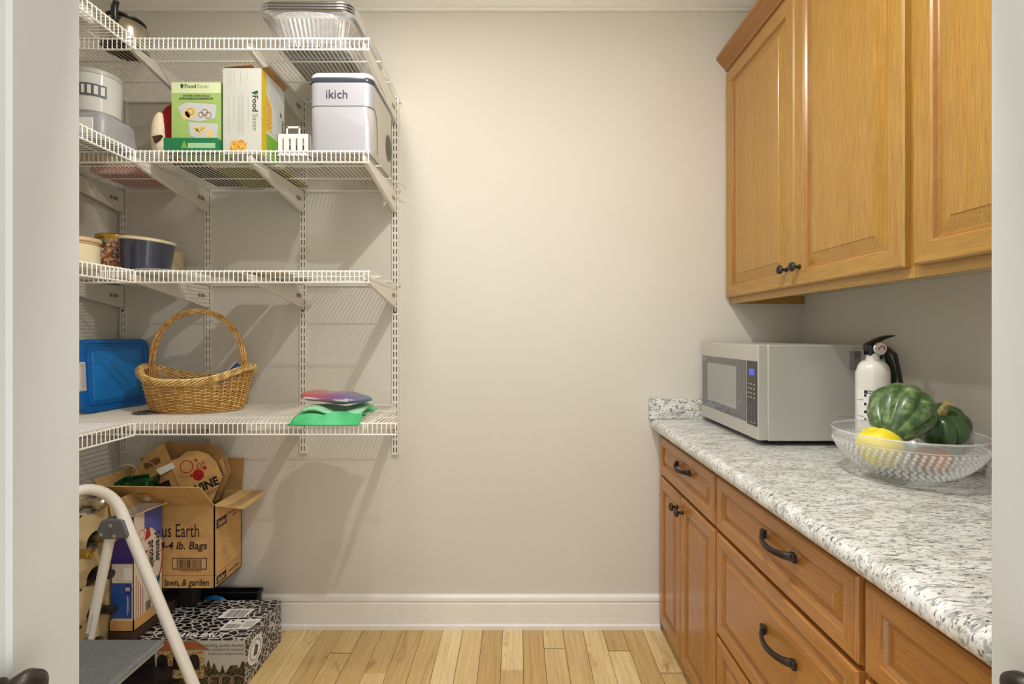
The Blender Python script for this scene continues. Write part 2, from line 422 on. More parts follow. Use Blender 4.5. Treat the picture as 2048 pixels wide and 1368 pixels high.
def knob(parent, x, y, z):
    k = MB().lathe([(.0001, 0), (.008, 0), (.0085, .002), (.0055, .004), (.005, .014), (.009, .018), (.0145, .021), (.0155, .025), (.013, .030), (.006, .033), (.0001, .0335)], n=20)
    k.xf(Matrix.Translation((x, y, z)) @ Matrix.Rotation(-PI/2, 4, 'Y')); k.build('knob', bronze, parent, True, world=True)
def pull(parent, x, y, z, w=.128):
    k = MB(); pts = []; n = 14
    for i in range(n+1):
        a = i/n; yy = y+w/2-a*w; out = .030*math.sin(PI*min(1, max(0, a)))**.5 if 0 < a < 1 else 0
        pts.append((x-out, yy, z-.006*math.sin(PI*a)))
    rings = []
    for i, p in enumerate(pts):
        hw = .0065+.003*abs(1-2*i/n)**3; ht = .0042; p = Vector(p)
        d = (Vector(pts[min(i+1, n)])-Vector(pts[max(i-1, 0)])).normalized(); u = d.cross(Vector((0, 0, 1))).normalized(); w_ = Vector((0, 0, 1))
        rings.append([p+u*ht+w_*hw*.6, p+u*ht-w_*hw*.6, p+u*ht*.3-w_*hw, p-u*ht-w_*hw, p-u*ht+w_*hw, p+u*ht*.3+w_*hw])
    k.loft(rings, True, True, True)
    for s_ in (1, -1): k.box(x-.010, x, y+s_*w/2-.009, y+s_*w/2+.009, z-.010, z+.010, .002)
    k.build('pull', bronze, parent, True, world=True)
UX, UZ0, UZ1 = .906, 1.415, 2.44
under = speckled('cabinet_underside', (206, 190, 156), .03, 20, .7)
def wall_cab(y0, y1, label, doors, endpanel):
    t = thing('wall_cabinet', label, 'cabinet', ((UX+XR)/2, (y0+y1)/2, UZ0), group='wall cabinets')
    b = MB(); xf = UX+.02
    b.box(xf, XR-.003, y1, y0, UZ0+.035, UZ1)
    b.build('carcass', oak_uv, t, world=True)
    MB().box(xf, xf+.019, y1, y0, UZ0, UZ0+.035).build('valance', oak_uh, t, world=True)
    MB().box(xf+.02, XR-.002, y1, y0, UZ0+.0335, UZ0+.0345).build('underside', under, t, world=True)
    if endpanel: MB().box(xf+.019, XR-.005, y0-.019, y0, UZ0, UZ0+.035).build('end_panel', oak_uh, t, world=True)
    for (a, c_, ky) in doors:
        d = cab_front(t, UX, a, c_, UZ0+.026, UZ1-.028, oak_uv, oak_uh, 'door', fw=.052, pb=.040)
        if ky: knob(d, UX, ky, UZ0+.085)
wall_cab(2.058, 1.094, 'golden oak wall cabinet with two raised-panel doors above the microwave', [(2.050, 1.546, 1.583), (1.542, 1.106, 1.512)], True)
wall_cab(1.092, .58, 'golden oak wall cabinet nearest the right door leaf, over the glass bowl', [(1.080, .60, None)], False)
cp = [(0, 0), (-.006, .004), (-.010, .014), (-.016, .016), (-.020, .026), (-.040, .046), (-.052, .062), (-.056, .064), (-.056, .078), (0, .078)]
tag(MB().prism(cp, lambda u, v, t_: Vector((UX+.020+u, t_, 2.416+v)), .58, 2.058).build('cabinet_crown', oak_cr), 'brown oak crown moulding along the top of the wall cabinets', 'moulding')

# ------------------------------------------------------------------ base cabinets
BX = .612
def base_cab(y0, y1, label, fronts):
    t = thing('base_cabinet', label, 'cabinet', ((BX+XR)/2, (y0+y1)/2, 0), group='base cabinets')
    xf = BX+.02; b = MB(); b.box(xf, XR-.003, y1, y0, .045, .862); b.build('carcass', oak_lv, t, world=True)
    MB().box(xf+.008, XR-.003, y1, y0, 0, .045).build('plinth', oak_lh, t, world=True)
    for kind, a, c_, z0, z1, ky in fronts:
        d = cab_front(t, BX, a, c_, z0, z1, oak_lv, oak_lh, kind, fw=.050 if kind == 'door' else .040, pb=.030 if kind == 'door' else .026)
        if kind == 'door' and ky: knob(d, BX, ky, z1-.052)
        if kind == 'drawer' and ky: pull(d, BX, ky, (z0+z1)/2+(.035 if z1-z0 > .2 else .025), .125)
base_cab(2.038, 1.458, 'oak base cabinet by the back wall, one drawer over two doors', [('drawer', 2.030, 1.464, .686, .846, 1.73), ('door', 2.030, 1.772, .05, .674, 1.800), ('door', 1.768, 1.464, .05, .674, 1.742)])
base_cab(1.456, .842, 'oak base cabinet with a stack of three drawers', [('drawer', 1.450, .850, .686, .846, 1.10), ('drawer', 1.450, .850, .366, .674, 1.10), ('drawer', 1.450, .850, .05, .354, 1.10)])
base_cab(.840, .58, 'oak base cabinet at the right door leaf, half out of view', [('drawer', .832, .585, .686, .846, None), ('door', .832, .585, .05, .674, None)])
# worktop with rolled nose
ct = MB(); prof = [(XR, .914), (.602, .914)]
for i in range(1, 9): a = PI*i/9; prof.append((.602-.024*math.sin(a)*1.0, .890+.024*math.cos(a)))
prof += [(.602, .866), (.625, .864), (XR, .864)]
t = thing('worktop', 'white and grey speckled granite-look worktop with rolled front edge', 'worktop', (.9, 1.3, .914))
ct.prism(prof, lambda u, v, w: Vector((u, w, v)), .58, YB-.001); ct.build('slab', gran, t, True, world=True, angle=30)
MB().box(.572, XR-.021, YB-.020, YB-.0005, .9145, 1.003, .002).build('backsplash', gran, t, world=True)
MB().box(XR-.020, XR-.0005, .58, YB-.0005, .9145, .988, .002).build('backsplash', gran, t, world=True)

# ------------------------------------------------------------------ microwave (door faces left)
t = thing('microwave', 'stainless steel microwave oven with dark glass door on the worktop', 'microwave', (1.0, 1.79, .914))
mx0, mx1, my0, my1, mz0, mz1 = .792, 1.215, 1.549, 2.030, .931, 1.248
b = MB(); b.box(mx0+.032, mx1, my0, my1, mz0, mz1, .004); b.build('housing', steel, t, world=True)
b = MB().box(mx0+.045, mx1-.02, my0+.01, my1-.02, mz0-.004, mz0); b.build('base_plate', black, t, world=True)
for xx in (mx0+.06, mx1-.05):
    for yy in (my0+.05, my1-.06): MB().cyl((xx, yy, .9145), (xx, yy, mz0-.003), .014, 16).build('foot', rubber, t, True, world=True)
d = MB(); d.box(mx0, mx0+.031, my0+.076, my1-.001, mz0+.002, mz1-.001, .003)
do = d.build('door', steel, t, world=True)
darkg = M('dark_glass', (72, 72, 72), .06, coat=1.0); win = M('window_glass', (150, 150, 148), .08, coat=.6)
fl_ = lambda u, v, n: Vector((mx0-n, my1-u, mz0+v))
g = MB().prism([(.018, .052), (.402, .052), (.402, .262), (.018, .262)], fl_, .0002, .0016); g.build('door_glass', darkg, do, world=True)
g = MB().prism([(.075, .082), (.330, .082), (.330, .236), (.075, .236)], fl_, .0016, .0020); g.build('window', win, do, world=True)
MB().text(fl_, 'SHARP', .024, .246, .011, e=.0022).build('lettering', whitep, do, world=True, flat=True)
cpn = MB(); cpn.box(mx0, mx0+.031, my0, my0+.074, mz0+.002, mz1-.001, .003); co = cpn.build('control_panel', steel, t, world=True)
g = MB().prism([(.409, .046), (.476, .046), (.476, .262), (.409, .262)], fl_, .0002, .0016); g.build('panel_glass', M('panel_black', (58, 56, 54), .25), co, world=True)
dsp = MB().prism([(.424, .214), (.460, .214), (.460, .236), (.424, .236)], fl_, .0016, .0019); dsp.build('display', M('display_blue', (60, 84, 190), .3, emit=.5), co, world=True)
k = MB()
for r in range(4): 
    for q in range(3): k.rect(fl_, .416+q*.019, .182-r*.015, .427+q*.019, .186-r*.015, .002)
for r in range(4):
    for q in range(3): k.text(fl_, '123456789'[(r*3+q) % 9], .418+q*.020, .106-r*.014, .010, e=.002)
for q in range(3): k.rect(fl_, .416+q*.019, .054, .429+q*.019, .057, .002)
k.build('keys', M('key_print', (170, 168, 160), .5), co, world=True, flat=True)
MB().cyl((mx1-.085, my0, mz0+.028), (mx1-.085, my0-.002, mz0+.028), .006, 14).build('screw', chrome, t, True, world=True)
v = MB()
for q in range(4): v.cyl((mx1-.16, my0+.0006, mz0+.050+q*.011), (mx1-.012, my0+.0006, mz0+.050+q*.011), .0018, 8)
v.build('side_ribs', steel, t, True, world=True)
v = MB(); v.box(mx1-.075, mx1-.001, my0-.0012, my0+.0005, mz1-.03, mz1-.018); v.build('vent', black, t, world=True)

# ------------------------------------------------------------------ fire extinguisher
EX, EY = 1.068, 1.415; ez = .9145
t = thing('fire_extinguisher', 'white fire extinguisher with black lever behind the glass bowl', 'extinguisher', (EX, EY, ez))
enam = M('white_enamel', (232, 228, 220), .22, coat=.4)
pr = [(.0001, 0), (.038, .0), (.0425, .006), (.0435, .02), (.0435, .250)]
for i in range(1, 9): a = PI/2*i/8; pr.append((.019+.0245*math.cos(a), .250+.040*math.sin(a)))
pr += [(.018, .294), (.0165, .304), (.018, .310), (.0001, .310)]
MB().lathe(pr, n=40).build('cylinder', enam, t, True)
def cy(u, v, n, r=.0437): a = -PI/2-.48+u/r; return Vector(((r+n)*math.cos(a), (r+n)*math.sin(a), v+.045))
lb = MB().rect(cy, -.050, .035, .074, .160, .0002, 24); lb.build('paper_label', paper, t, flat=True)
lt = MB().rect(cy, -.028, .148, .048, .158, .0005, 12)
for zz in (.144, .118, .095, .072): lt.rect(cy, -.028, zz-.005, -.022, zz+.003, .0005, 1)
for zz in (.128, .079): lt.rect(cy, -.050, zz, -.028, zz+.0012, .0005, 4)
rn = random.Random(2)
for zz in range(18):
    if zz % 5 != 4: lt.rect(cy, -.017, .140-zz*.005, -.017+rn.uniform(.022, .050), .1415-zz*.005, .0005, 5)
lt.build('label_lines', M('label_ink', (40, 40, 42), .5), t, flat=True)
MB().text(cy, 'INSTRUCTIONS', -.019, .1495, .0092, .03, e=.0008).build('lettering', paper, t, flat=True)
h = MB(); h.box(-.018, .020, -.014, .014, .304, .338, .004); h.box(.006, .026, -.010, .010, .294, .310, .003)
h.build('valve_head', black, t)
g = MB().lathe([(.0001, 0), (.0185, 0), (.0200, .003), (.0200, .010), (.0175, .0125)], n=28).xf(Matrix.Translation((.006, -.012, .326)) @ Matrix.Rotation(PI/2, 4, 'X'))
ga = g.build('gauge', chrome, t, True)
f2 = lambda u, v, n: Vector((.006+u, -.0245-n, .326+v))
MB().disc(f2, 0, 0, .0172, .0003).build('dial', M('dial_face', (226, 216, 206), .4), ga, flat=True)
d2 = MB().ring(f2, 0, 0, .012, .004, .0006, 16, -.4, 1.2); d2.poly(f2, [(-.011, -.002), (.002, .010), (.004, .008), (-.008, -.004)], .0009); d2.build('dial_marks', M('dial_red', (170, 70, 60), .5), ga, flat=True)
lv = MB(); up = []; dn = []
for i in range(13):
    a = i/12; xx = -.022+a*.084; zz = .338+.028*math.sin(a*1.75)**1.0; th = .016*(1-a)**.7+.002
    up.append((xx, zz)); dn.append((xx, zz-th))
lv.prism(up+dn[::-1], lambda u, v, w: Vector((u, w, v)), -.010, .010); lv.build('lever', black, t, bevel=.002)
l2 = MB().tube([(.016, 0, .326), (.038, 0, .314), (.050, 0, .285), (.060, 0, .252), (.064, 0, .226), (.058, 0, .214)], [.007, .008, .0095, .0095, .008, .005], 10); l2.build('carry_handle', black, t, True)
hs = MB().tube([(.018, .004, .322), (.048, .006, .326), (.072, .006, .308), (.082, .006, .262), (.088, .004, .220), (.094, 0, .180), (.104, -.004, .150), (.112, -.008, .130)], .0062, 10); hs.build('hose', M('hose_rubber', (58, 54, 46), .45), t, True)
MB().cyl((.060, .012, .215), (.060, .012, .150), .008, 12).build('nozzle', black, t, True)
MB().cyl((-.018, .0, .326), (-.062, .0, .326), .0018, 8).build('safety_pin', chrome, t, True)
MB().box(-.05, -.024, .012, .03, .26, .318, .003).build('wall_clip', M('clip_grey', (70, 68, 64), .5), t)

# ------------------------------------------------------------------ glass bowl with squashes
BXc, BYc = 1.000, 1.213
glass = M('clear_glass', (244, 247, 244), .04, alpha=.17, coat=1.0); nail = M('glass_nails', (246, 247, 244), .06, alpha=.34, coat=1.0)
# thin clear glass: lets lamp light pass like real thin glass
def prof_bowl(s): # outer radius as function of height fraction
    return .062+.098*math.sin(min(1, s)*PI/2)**.58
t = thing('glass_bowl', 'clear hobnail glass bowl holding squashes at the right end of the worktop', 'bowl', (BXc, BYc, .9145))
H = .118; outer = [(.0001, .010), (.060, .010)]; 
for i in range(0, 15): s_ = i/14; outer.append((prof_bowl(s_), .012+(H-.012)*s_))
inner = [(r-.0035, z+(.0 if k > 2 else .004)) for k, (r, z) in enumerate(outer) if k > 1][::-1] + [(.0001, .016)]
MB().lathe(outer+[(.1585, H+.0015)]+inner, n=64).build('bowl_body', glass, t, True, angle=50)
ft = MB().lathe([(.058, .0095), (.066, .0095), (.072, .004), (.073, 0), (.064, 0), (.058, .004), (.058, .0095)], n=48); ft.build('foot_ring', nail, t, True)
MB().tube([(.1585*math.cos(2*PI*j/72), .1585*math.sin(2*PI*j/72), H+.0005) for j in range(72)], .0026, 8, True).build('rim', nail, t, True)
MB().tube([(.1575*math.cos(2*PI*j/72), .1575*math.sin(2*PI*j/72), H-.022) for j in range(72)], .0012, 6, True).build('rim_line', nail, t, True)
hb = MB()
for r_ in range(9):
    s_ = .03+r_*.086; z = .012+(H-.012)*s_; R = prof_bowl(s_); nn = int(2*PI*R/.0148)
    for k in range(nn):
        a = 2*PI*(k+.5*(r_ % 2))/nn; hb.sphere(((R)*math.cos(a), (R)*math.sin(a), z), .0054, 8)
hb.build('hobnails', nail, t, True, kind='stuff', angle=80)
sqm = M('squash_green', (58, 84, 48), .38, coat=.25)
sv = coords(sqm, (1, 1, 1)); n1 = noise(sqm, sv, 42, 5, .6); n2 = noise(sqm, sv, 150, 3)
c = ramp(sqm, n1, [(.32, (48, 76, 42)), (.50, (78, 108, 62)), (.70, (142, 164, 108))]); setcol(sqm, mix(sqm, ramp(sqm, n2, [(.62, (0, 0, 0)), (.70, (150, 150, 150))]), c, (150, 160, 110)))
sqd = M('squash_dark_green', (40, 66, 38), .35, coat=.3)
n1 = noise(sqd, coords(sqd, (1, 1, 1)), 14, 4); setcol(sqd, ramp(sqd, n1, [(.35, (34, 64, 38)), (.68, (74, 108, 62))]))
yel = M('squash_yellow', (240, 222, 52), .45)
def squash(name, label, mat, loc, R, hgt, rot, tipk, lobes=9, dep=.17):
    rot = Vector(rot).to_track_quat('Z', 'Y').to_euler()
    t = thing(name, label, 'squash', loc, rot, 'squashes in the glass bowl')
    n = 96; b = MB(); rings = []
    for i in range(27):
        v = i/26; a = PI*v; z = -math.cos(a); r = math.sin(a)**.85 if 0 < v < 1 else .0005
        if z < 0: zz = z*(1+tipk*(-z)**3); r *= 1-.25*tipk*(-z)
        else: zz = z*(1-.18*math.exp(-(r/.35)**2))
        ring = []
        for j in range(n):
            th = 2*PI*j/n; w = 1-dep*(1-abs(math.cos(lobes*th/2))**.6)*min(1, r*1.6)
            ring.append(Vector((R*r*w*math.cos(th), R*r*w*math.sin(th), hgt*zz)))
        rings.append(ring)
    b.loft(rings, True, True, True).build('fruit', mat, t, True, angle=80); return t
sa = squash('acorn_squash', 'mottled green acorn squash with pointed tip, on top in the bowl', sqm, (.981, 1.205, 1.086), .072, .071, (.62, .42, .50), .34)
sb = squash('acorn_squash', 'dark green acorn squash with tan stem at the right of the bowl', sqd, (1.108, 1.235, 1.046), .064, .050, (-.30, -.48, .80), .1)
stm = MB().tube([(0, 0, .040), (.002, 0, .056), (.006, 0, .070), (.012, 0, .080)], [.012, .0085, .0078, .0105], 7)
stm.build('stem', speckled('stem_tan', (176, 160, 104), .2, 60), sb, True, angle=30)
sy = squash('yellow_squash', 'bright yellow squash at the left of the bowl', yel, (.908, 1.180, 1.004), .050, .048, (-.35, .1, .9), .15, 6, .03)
so = squash('orange_gourd', 'small orange gourd low at the right inside the bowl', M('gourd_orange', (206, 120, 44), .45), (1.055, 1.200, .965), .040, .032, (0, 0, 1), 0, 8, .06)
# ------------------------------------------------------------------ top shelf
z1 = SH[0]+.004
foil = M('aluminium_foil', (206, 206, 208), .22, 1)
bump(foil, noise(foil, coords(foil, (1, 1, 1)), 70, 4), .25, .002)
def crr(cx, cy, hx, hy, r, z, cor):
    P = []; per = []
    base_ = rrect(0, 0, hx, hy, r, z, 5); n = len(base_)
    for i in range(n):
        a, b_ = base_[i], base_[(i+1) % n]; d = (b_-a).length; m = max(1, int(d/.0045)); 
        for q in range(m):
            p = a.lerp(b_, q/m); per.append(p)
    for i, p in enumerate(per):
        k = (1-cor/hx) if (i//1) % 2 else 1
        P.append(Vector((cx+p.x*k, cy+p.y*k, z)))
    return P
pcx, pcy = -.733, 1.815
for q in range(4):
    t = thing('foil_pan', 'deep aluminium foil roasting pan on the top shelf, %s of the nest of four' % ['bottom', 'second', 'third', 'top'][q], 'pan', (pcx, pcy, z1+q*.010), group='nest of foil roasting pans')
    b = MB()
    ref = crr(0, 0, .160, .190, .05, 0, 0); n = len(ref)
    def ringat(k, z, cor):
        out = []
        for i, p in enumerate(ref):
            c_ = cor if i % 4 < 2 else 0
            L_ = Vector((p.x, p.y, 0)); L_ *= (k - c_/L_.length); out.append(Vector((L_.x, L_.y, z)))
        return out
    b.loft([ringat(.72, 0, 0), ringat(.74, .001, .002), ringat(.90, .084, .003), ringat(.93, .088, 0), ringat(1.02, .090, 0), ringat(1.05, .094, 0), ringat(1.02, .0975, 0)], True, q == 0, False)
    b.build('tray', foil, t, True, angle=25, solid=.0006)
plast = M('clear_film', (250, 250, 250), .15, alpha=.22, coat=.6)
bump(plast, noise(plast, coords(plast, (1, 1, 1)), 45, 3, .5, 1.5), .9, .006)
b = MB(); rings = []
rn = random.Random(4)
for i in range(9):
    s_ = i/8; z = z1-.001+s_*.092; ring = []
    for j in range(72):
        a = 2*PI*j/72; ex = .128+.034*math.sin(s_*PI/2)+.006*math.sin(a*9+i)+.005*rn.random(); ey = .165+.028*math.sin(s_*PI/2)+.004*rn.random()
        ca, sa_ = math.cos(a), math.sin(a); sgn = lambda q: (1 if q >= 0 else -1)
        ring.append(Vector((pcx+ex*sgn(ca)*abs(ca)**.55, pcy+ey*sgn(sa_)*abs(sa_)**.55, z if i else z+.004*math.sin(a*5))))
    rings.append(ring)
tag(b.loft(rings).build('plastic_bag', plast, None, True, angle=60), 'crinkled clear plastic bag around the foil roasting pans', 'bag')
# kettle-like steel pot with black handle
t = thing('kettle', 'small stainless steel pot with upright black handle, top shelf corner', 'kettle', (-1.415, 1.70, z1), (0, 0, 0))
pol = M('polished_steel', (200, 190, 176), .18, 1)
MB().lathe([(.0001, 0), (.066, 0), (.070, .004), (.071, .012), (.074, .060), (.070, .082), (.060, .096), (.050, .101)], n=40).build('body', pol, t, True)
MB().lathe([(.0001, -.0015), (.067, -.0015), (.071, .003), (.070, .0045)], n=40).build('base', M('dark_brown_base', (60, 40, 26), .45, .5), t, True)  # base is darker and browner than the body
MB().lathe([(.050, .101), (.054, .103), (.053, .107), (.030, .116), (.0001, .120)], n=40).build('lid', pol, t, True)
MB().lathe([(.056, .100), (.060, .103), (.060, .108), (.055, .110)], n=40).build('lid_rim', black, t, True)
b = MB().tube([(.022, -.055, .052), (.022, -.070, .062), (.022, -.074, .085), (.023, -.074, .110), (.024, -.070, .128), (.024, -.062, .134)], [.006, .0095, .0105, .0105, .009, .006], 12)
b.build('handle', black, t, True)
tag(MB().box(-1.70, -1.40, 1.30, 1.56, z1+.002, z1+.05, .006).build('storage_box', whitep), 'white flat plastic box on the top left shelf', 'box')

# ------------------------------------------------------------------ second shelf
z2 = SH[1]+.0045
def boxfaces(x0, x1, y0, y1, zb):
    F = lambda u, v, n: Vector((x0+u, y0-n, zb+v)); R = lambda u, v, n: Vector((x1+n, y0+u, zb+v)); T = lambda u, v, n: Vector((x0+u, y0+v, zb+n)); return F, R, T
# ice maker
ix0, ix1, iy0, iy1 = -.734, -.512, 1.655, 1.935; cx, cy_ = (ix0+ix1)/2, (iy0+iy1)/2; hx, hy = (ix1-ix0)/2, (iy1-iy0)/2
t = thing('ice_maker', 'silver grey countertop ice maker standing on the second shelf', 'appliance', (cx, cy_, z2))
silver = M('silver_plastic', (186, 186, 193), .32, .25); pale = M('pale_grey_plastic', (196, 191, 180), .45)
def ibody(k0, zz, r=.032): return rrect(cx, cy_, hx*k0, hy*k0, r, zz+z2, 6)
MB().loft([ibody(.95, .004), ibody(.97, .012), ibody(.99, .10), ibody(1.0, .252)], True, True, True).build('housing', pale, t, True, world=True, angle=50)
fr = MB(); ring_l = []
for zz, kk in ((.006, .972), (.10, .992), (.168, .997)):
    P = ibody(kk, zz); 
    n = len(P); ring_l.append([p for p in P if p.y < iy0+.034])
for rl in ring_l: rl.sort(key=lambda p: p.x)
for rl in ring_l:
    for i, p in enumerate(rl): rl[i] = Vector((cx+(p.x-cx)*1.006, p.y-.0015, p.z))
fr.loft(ring_l, False); fr.build('lower_front', silver, t, True, world=True, angle=60)
fr = MB(); ring_l = []
for zz, kk in ((.170, .997), (.251, 1.0)):
    ring_l.append(sorted([p for p in ibody(kk, zz) if p.y < iy0+.034], key=lambda p: p.x))
for rl in ring_l:
    for i, p in enumerate(rl): rl[i] = Vector((cx+(p.x-cx)*1.006, p.y-.0015, p.z))
fr.loft(ring_l, False); fr.build('upper_front', silver, t, True, world=True, angle=60)
sm = MB(); P = [Vector((cx+(p.x-cx)*1.008, p.y-.002, p.z)) for p in sorted([p for p in ibody(.997, .169) if p.y < iy0+.034], key=lambda p: p.x)]
P.append(Vector((ix1+.0008, iy0+.05, z2+.150))); P.append(Vector((ix1+.0006, iy0+.062, z2+.11))); P.append(Vector((ix1-.0004, iy0+.068, z2+.02)))
sm.tube(P, .0012, 5); sm.build('seam', M('seam_grey', (110, 108, 106), .5), t, True, world=True)
MB().loft([ibody(1.012, .252), ibody(1.02, .256), ibody(1.02, .266), ibody(1.012, .270)], True, True, True).build('trim_band', M('band_dark', (62, 66, 76), .25), t, True, world=True, angle=50)
MB().loft([ibody(1.0, .270), ibody(1.0, .282), ibody(.97, .288), ibody(.90, .290, .028)], True, True, True).build('lid', whitep, t, True, world=True, angle=50)
Fi = lambda u, v, n: Vector((cx+u, iy0-.0022-n, z2+v)); MB().text(Fi, 'ikich', -.012, .196, .043, .003, align='CENTER').build('lettering', M('logo_grey', (58, 58, 64), .5), t, world=True, flat=True)
Ri = lambda u, v, n: Vector((ix1+n, iy0+u, z2+v))
vent = MB()
for q in range(9): vent.ring(Ri, .215, .105, .050-q*.0055, .0034, .001, 28, sx=.85)
vent.build('vent_grille', M('vent_dark', (40, 38, 36), .5), t, world=True, flat=True)
cord = MB(); pts = []
for i in range(70):
    a = i/69; th = a*2*PI*2.6; pts.append((-.64+.03*math.cos(th)+a*.05, 1.99+.035*math.sin(th)-.01*a, z2+.006+.004*math.sin(th*1.7)))
cord.tube([(-.56, iy1, z2+.03)]+[(-.56, 1.96, z2+.012)]+pts+[(-.50, 1.98, z2+.004), (-.475, 1.99, z2-.010), (-.47, 1.995, z2-.02)], .0028, 6)
cord.build('power_cord', M('cord_beige', (196, 188, 168), .5), t, True, world=True)
# white basket with handles
bx0, bx1, by0, by1 = -.855, -.742, 1.675, 1.80
t = thing('slotted_basket', 'small white plastic basket with cut-out handle beside the ice maker', 'basket', ((bx0+bx1)/2, (by0+by1)/2, z2))
def slotted(m, fn, w, h, hmid):
    n = 5; sw = .006; gap = (w-n*0-4*sw)/5; u = 0
    for q in range(5): m.prism([(u, 0), (u+gap, 0), (u+gap, h), (u, h)], fn, 0, .002); u += gap+sw
    u = gap
    for q in range(4): m.prism([(u, 0), (u+sw, 0), (u+sw, .012), (u, .012)], fn, 0, .002); m.prism([(u, h*.8), (u+sw, h*.8), (u+sw, h), (u, h)], fn, 0, .002); u += gap+sw
    if hmid:
        a, c_ = w*.28, w*.72
        m.prism([(a, h), (a+.006, h), (a+.006, h+.026), (a, h+.022)], fn, 0, .002); m.prism([(c_-.006, h), (c_, h), (c_, h+.022), (c_-.006, h+.026)], fn, 0, .002)
        m.prism([(a, h+.020), (c_, h+.020), (c_-.003, h+.027), (a+.003, h+.027)], fn, 0, .002)
b = MB()
slotted(b, lambda u, v, n: Vector((bx0+u, by0+n, z2+v)), bx1-bx0, .080, True); slotted(b, lambda u, v, n: Vector((bx0+u, by1-n, z2+v)), bx1-bx0, .080, True)
slotted(b, lambda u, v, n: Vector((bx0+n, by0+u, z2+v)), by1-by0, .080, False); slotted(b, lambda u, v, n: Vector((bx1-n, by0+u, z2+v)), by1-by0, .080, False)
b.box(bx0, bx1, by0, by1, z2, z2+.002); b.build('basket_body', whitep, t, world=True)
MB().box(bx0+.012, bx1-.02, by0+.02, by1-.02, z2+.0025, z2+.05, .004).build('grey_insert', M('grey_plastic', (130, 130, 126), .5), t, world=True)

# tall white carton
x0, x1, y0, y1 = -1.033, -.898, 1.650, 1.812; h = .300
t = thing('carton', 'tall white food sealer carton with yellow and green side', 'box', ((x0+x1)/2, (y0+y1)/2, z2), group='food sealer cartons on the second shelf')
cw = speckled('coated_board_white', (202, 202, 194), .015, 12, .5)
MB().box(x0, x1, y0, y1, z2, z2+h).build('box_body', cw, t, world=True)
F, R, T = boxfaces(x0, x1, y0, y1, z2); gr1 = M('print_green', (120, 176, 62), .5); gr2 = M('print_dark_green', (24, 92, 48), .5)
yl = M('print_yellow', (206, 176, 32), .5); gyt = M('print_grey_text', (172, 174, 166), .6); tx = M('print_text', (54, 66, 54), .5)
orf = M('print_pasta', (214, 152, 60), .5); n_ = noise(orf, coords(orf, (1, 1, 1)), 160, 3, .6, 2)
setcol(orf, ramp(orf, n_, [(.35, (150, 60, 24)), (.48, (222, 150, 46)), (.60, (240, 214, 110)), (.7, (196, 190, 60))]))
m_ = MB().text(F, 'Food', .104, .205, .028, .015, rot=-PI/2); m_.build('lettering', tx, t, world=True, flat=True)
m_ = MB().text(F, 'Saver', .104, .141, .028, 0, rot=-PI/2); m_.build('lettering', M('print_grey_green', (128, 158, 124), .5), t, world=True, flat=True)
m_ = MB().poly(F, [(.100, .214), (.122, .222), (.124, .214), (.118, .208), (.110, .208)]); m_.poly(R, [(.128, .205), (.140, .196), (.140, .186), (.130, .190)]); m_.build('leaf_logo', gr2, t, world=True, flat=True)
m_ = MB()
for (u, a, c_) in ((.020, .08, .21), (.038, .10, .20), (.052, .07, .21), (.058, .07, .20), (.064, .07, .21), (.070, .07, .205), (.088, .11, .19), (.018, .235, .29), (.028, .24, .29), (.040, .235, .285), (.062, .24, .29), (.084, .26, .293)): m_.rect(F, u, a, u+.0016, c_)
m_.build('small_print', gyt, t, world=True, flat=True, kind='stuff')
m_ = MB().poly(F, [(.022, .012), (.030, .044), (.066, .048), (.086, .036), (.078, .010), (.05, .004)]); m_.build('pasta_picture', orf, t, world=True, flat=True); MB().poly(R, [(.034, .10), (.034, .225), (.060, .205), (.072, .16), (.066, .10)]).build('pasta_picture', orf, t, world=True, flat=True)
m_ = MB().rect(R, .001, 0, .032, h-.004); m_.build('yellow_stripe', yl, t, world=True, flat=True)
m_ = MB().rect(R, .033, 0, .118, .085, .0005); m_.build('green_panel', gr1, t, world=True, flat=True)
m_ = MB().poly(R, [(.074, .10), (.064, .23), (.040, .25), (.040, .262), (.11, .235), (.118, .10)], .0005); m_.build('bag_picture', M('print_pale', (206, 206, 208), .4), t, world=True, flat=True)
m_ = MB().text(R, 'FoodSaver', .143, .180, .020, .02, rot=-PI/2); m_.build('lettering', gr2, t, world=True, flat=True)
fb = MB(); hz = z2+h
fb.prism([(x0+.002, y0), (x0+.002, y1), (x0+.075, y1+.002), (x0+.10, y0+.005)], lambda u, v, n: Vector((u, v, hz+n+(u-x0)*.14)), .001, .003)
fb.prism([(0, 0), (.162, 0), (.150, .05), (.012, .05)], lambda u, v, n: Vector((x1+v*.35+n, y0+u, hz+v*.25)), 0, .0015); fb.build('open_flap', kraftd, t, world=True)

# green cartons
x0, x1, y0, y1 = -1.222, -1.048, 1.662, 1.735; h = .256
t = thing('carton', 'pale green food sealer bag carton with sliced fruit pictures', 'box', ((x0+x1)/2, (y0+y1)/2, z2), group='food sealer cartons on the second shelf')
lg = speckled('coated_board_green', (164, 196, 112), .05, 8, .5); MB().box(x0, x1, y0, y1, z2, z2+h).build('box_body', lg, t, world=True)
F, R, T = boxfaces(x0, x1, y0, y1, z2)
MB().rect(F, 0, .218, .174, h).build('pale_band', M('print_cream_green', (222, 232, 184), .5), t, world=True, flat=True)
m_ = MB().text(F, 'Food', .046, .236, .020, .02, e=.001); m_.text(F, 'STARTER KIT/BAG ROLLS', .087, .206, .0085, .02, align='CENTER'); m_.text(F, 'LE PROCESSUS DE DEMARRAGE', .087, .196, .0085, .03, align='CENTER'); m_.build('lettering', tx, t, world=True, flat=True)
MB().text(F, 'Saver', .091, .236, .020, 0, e=.001).build('lettering', M('print_grey_green', (128, 158, 124), .5), t, world=True, flat=True)
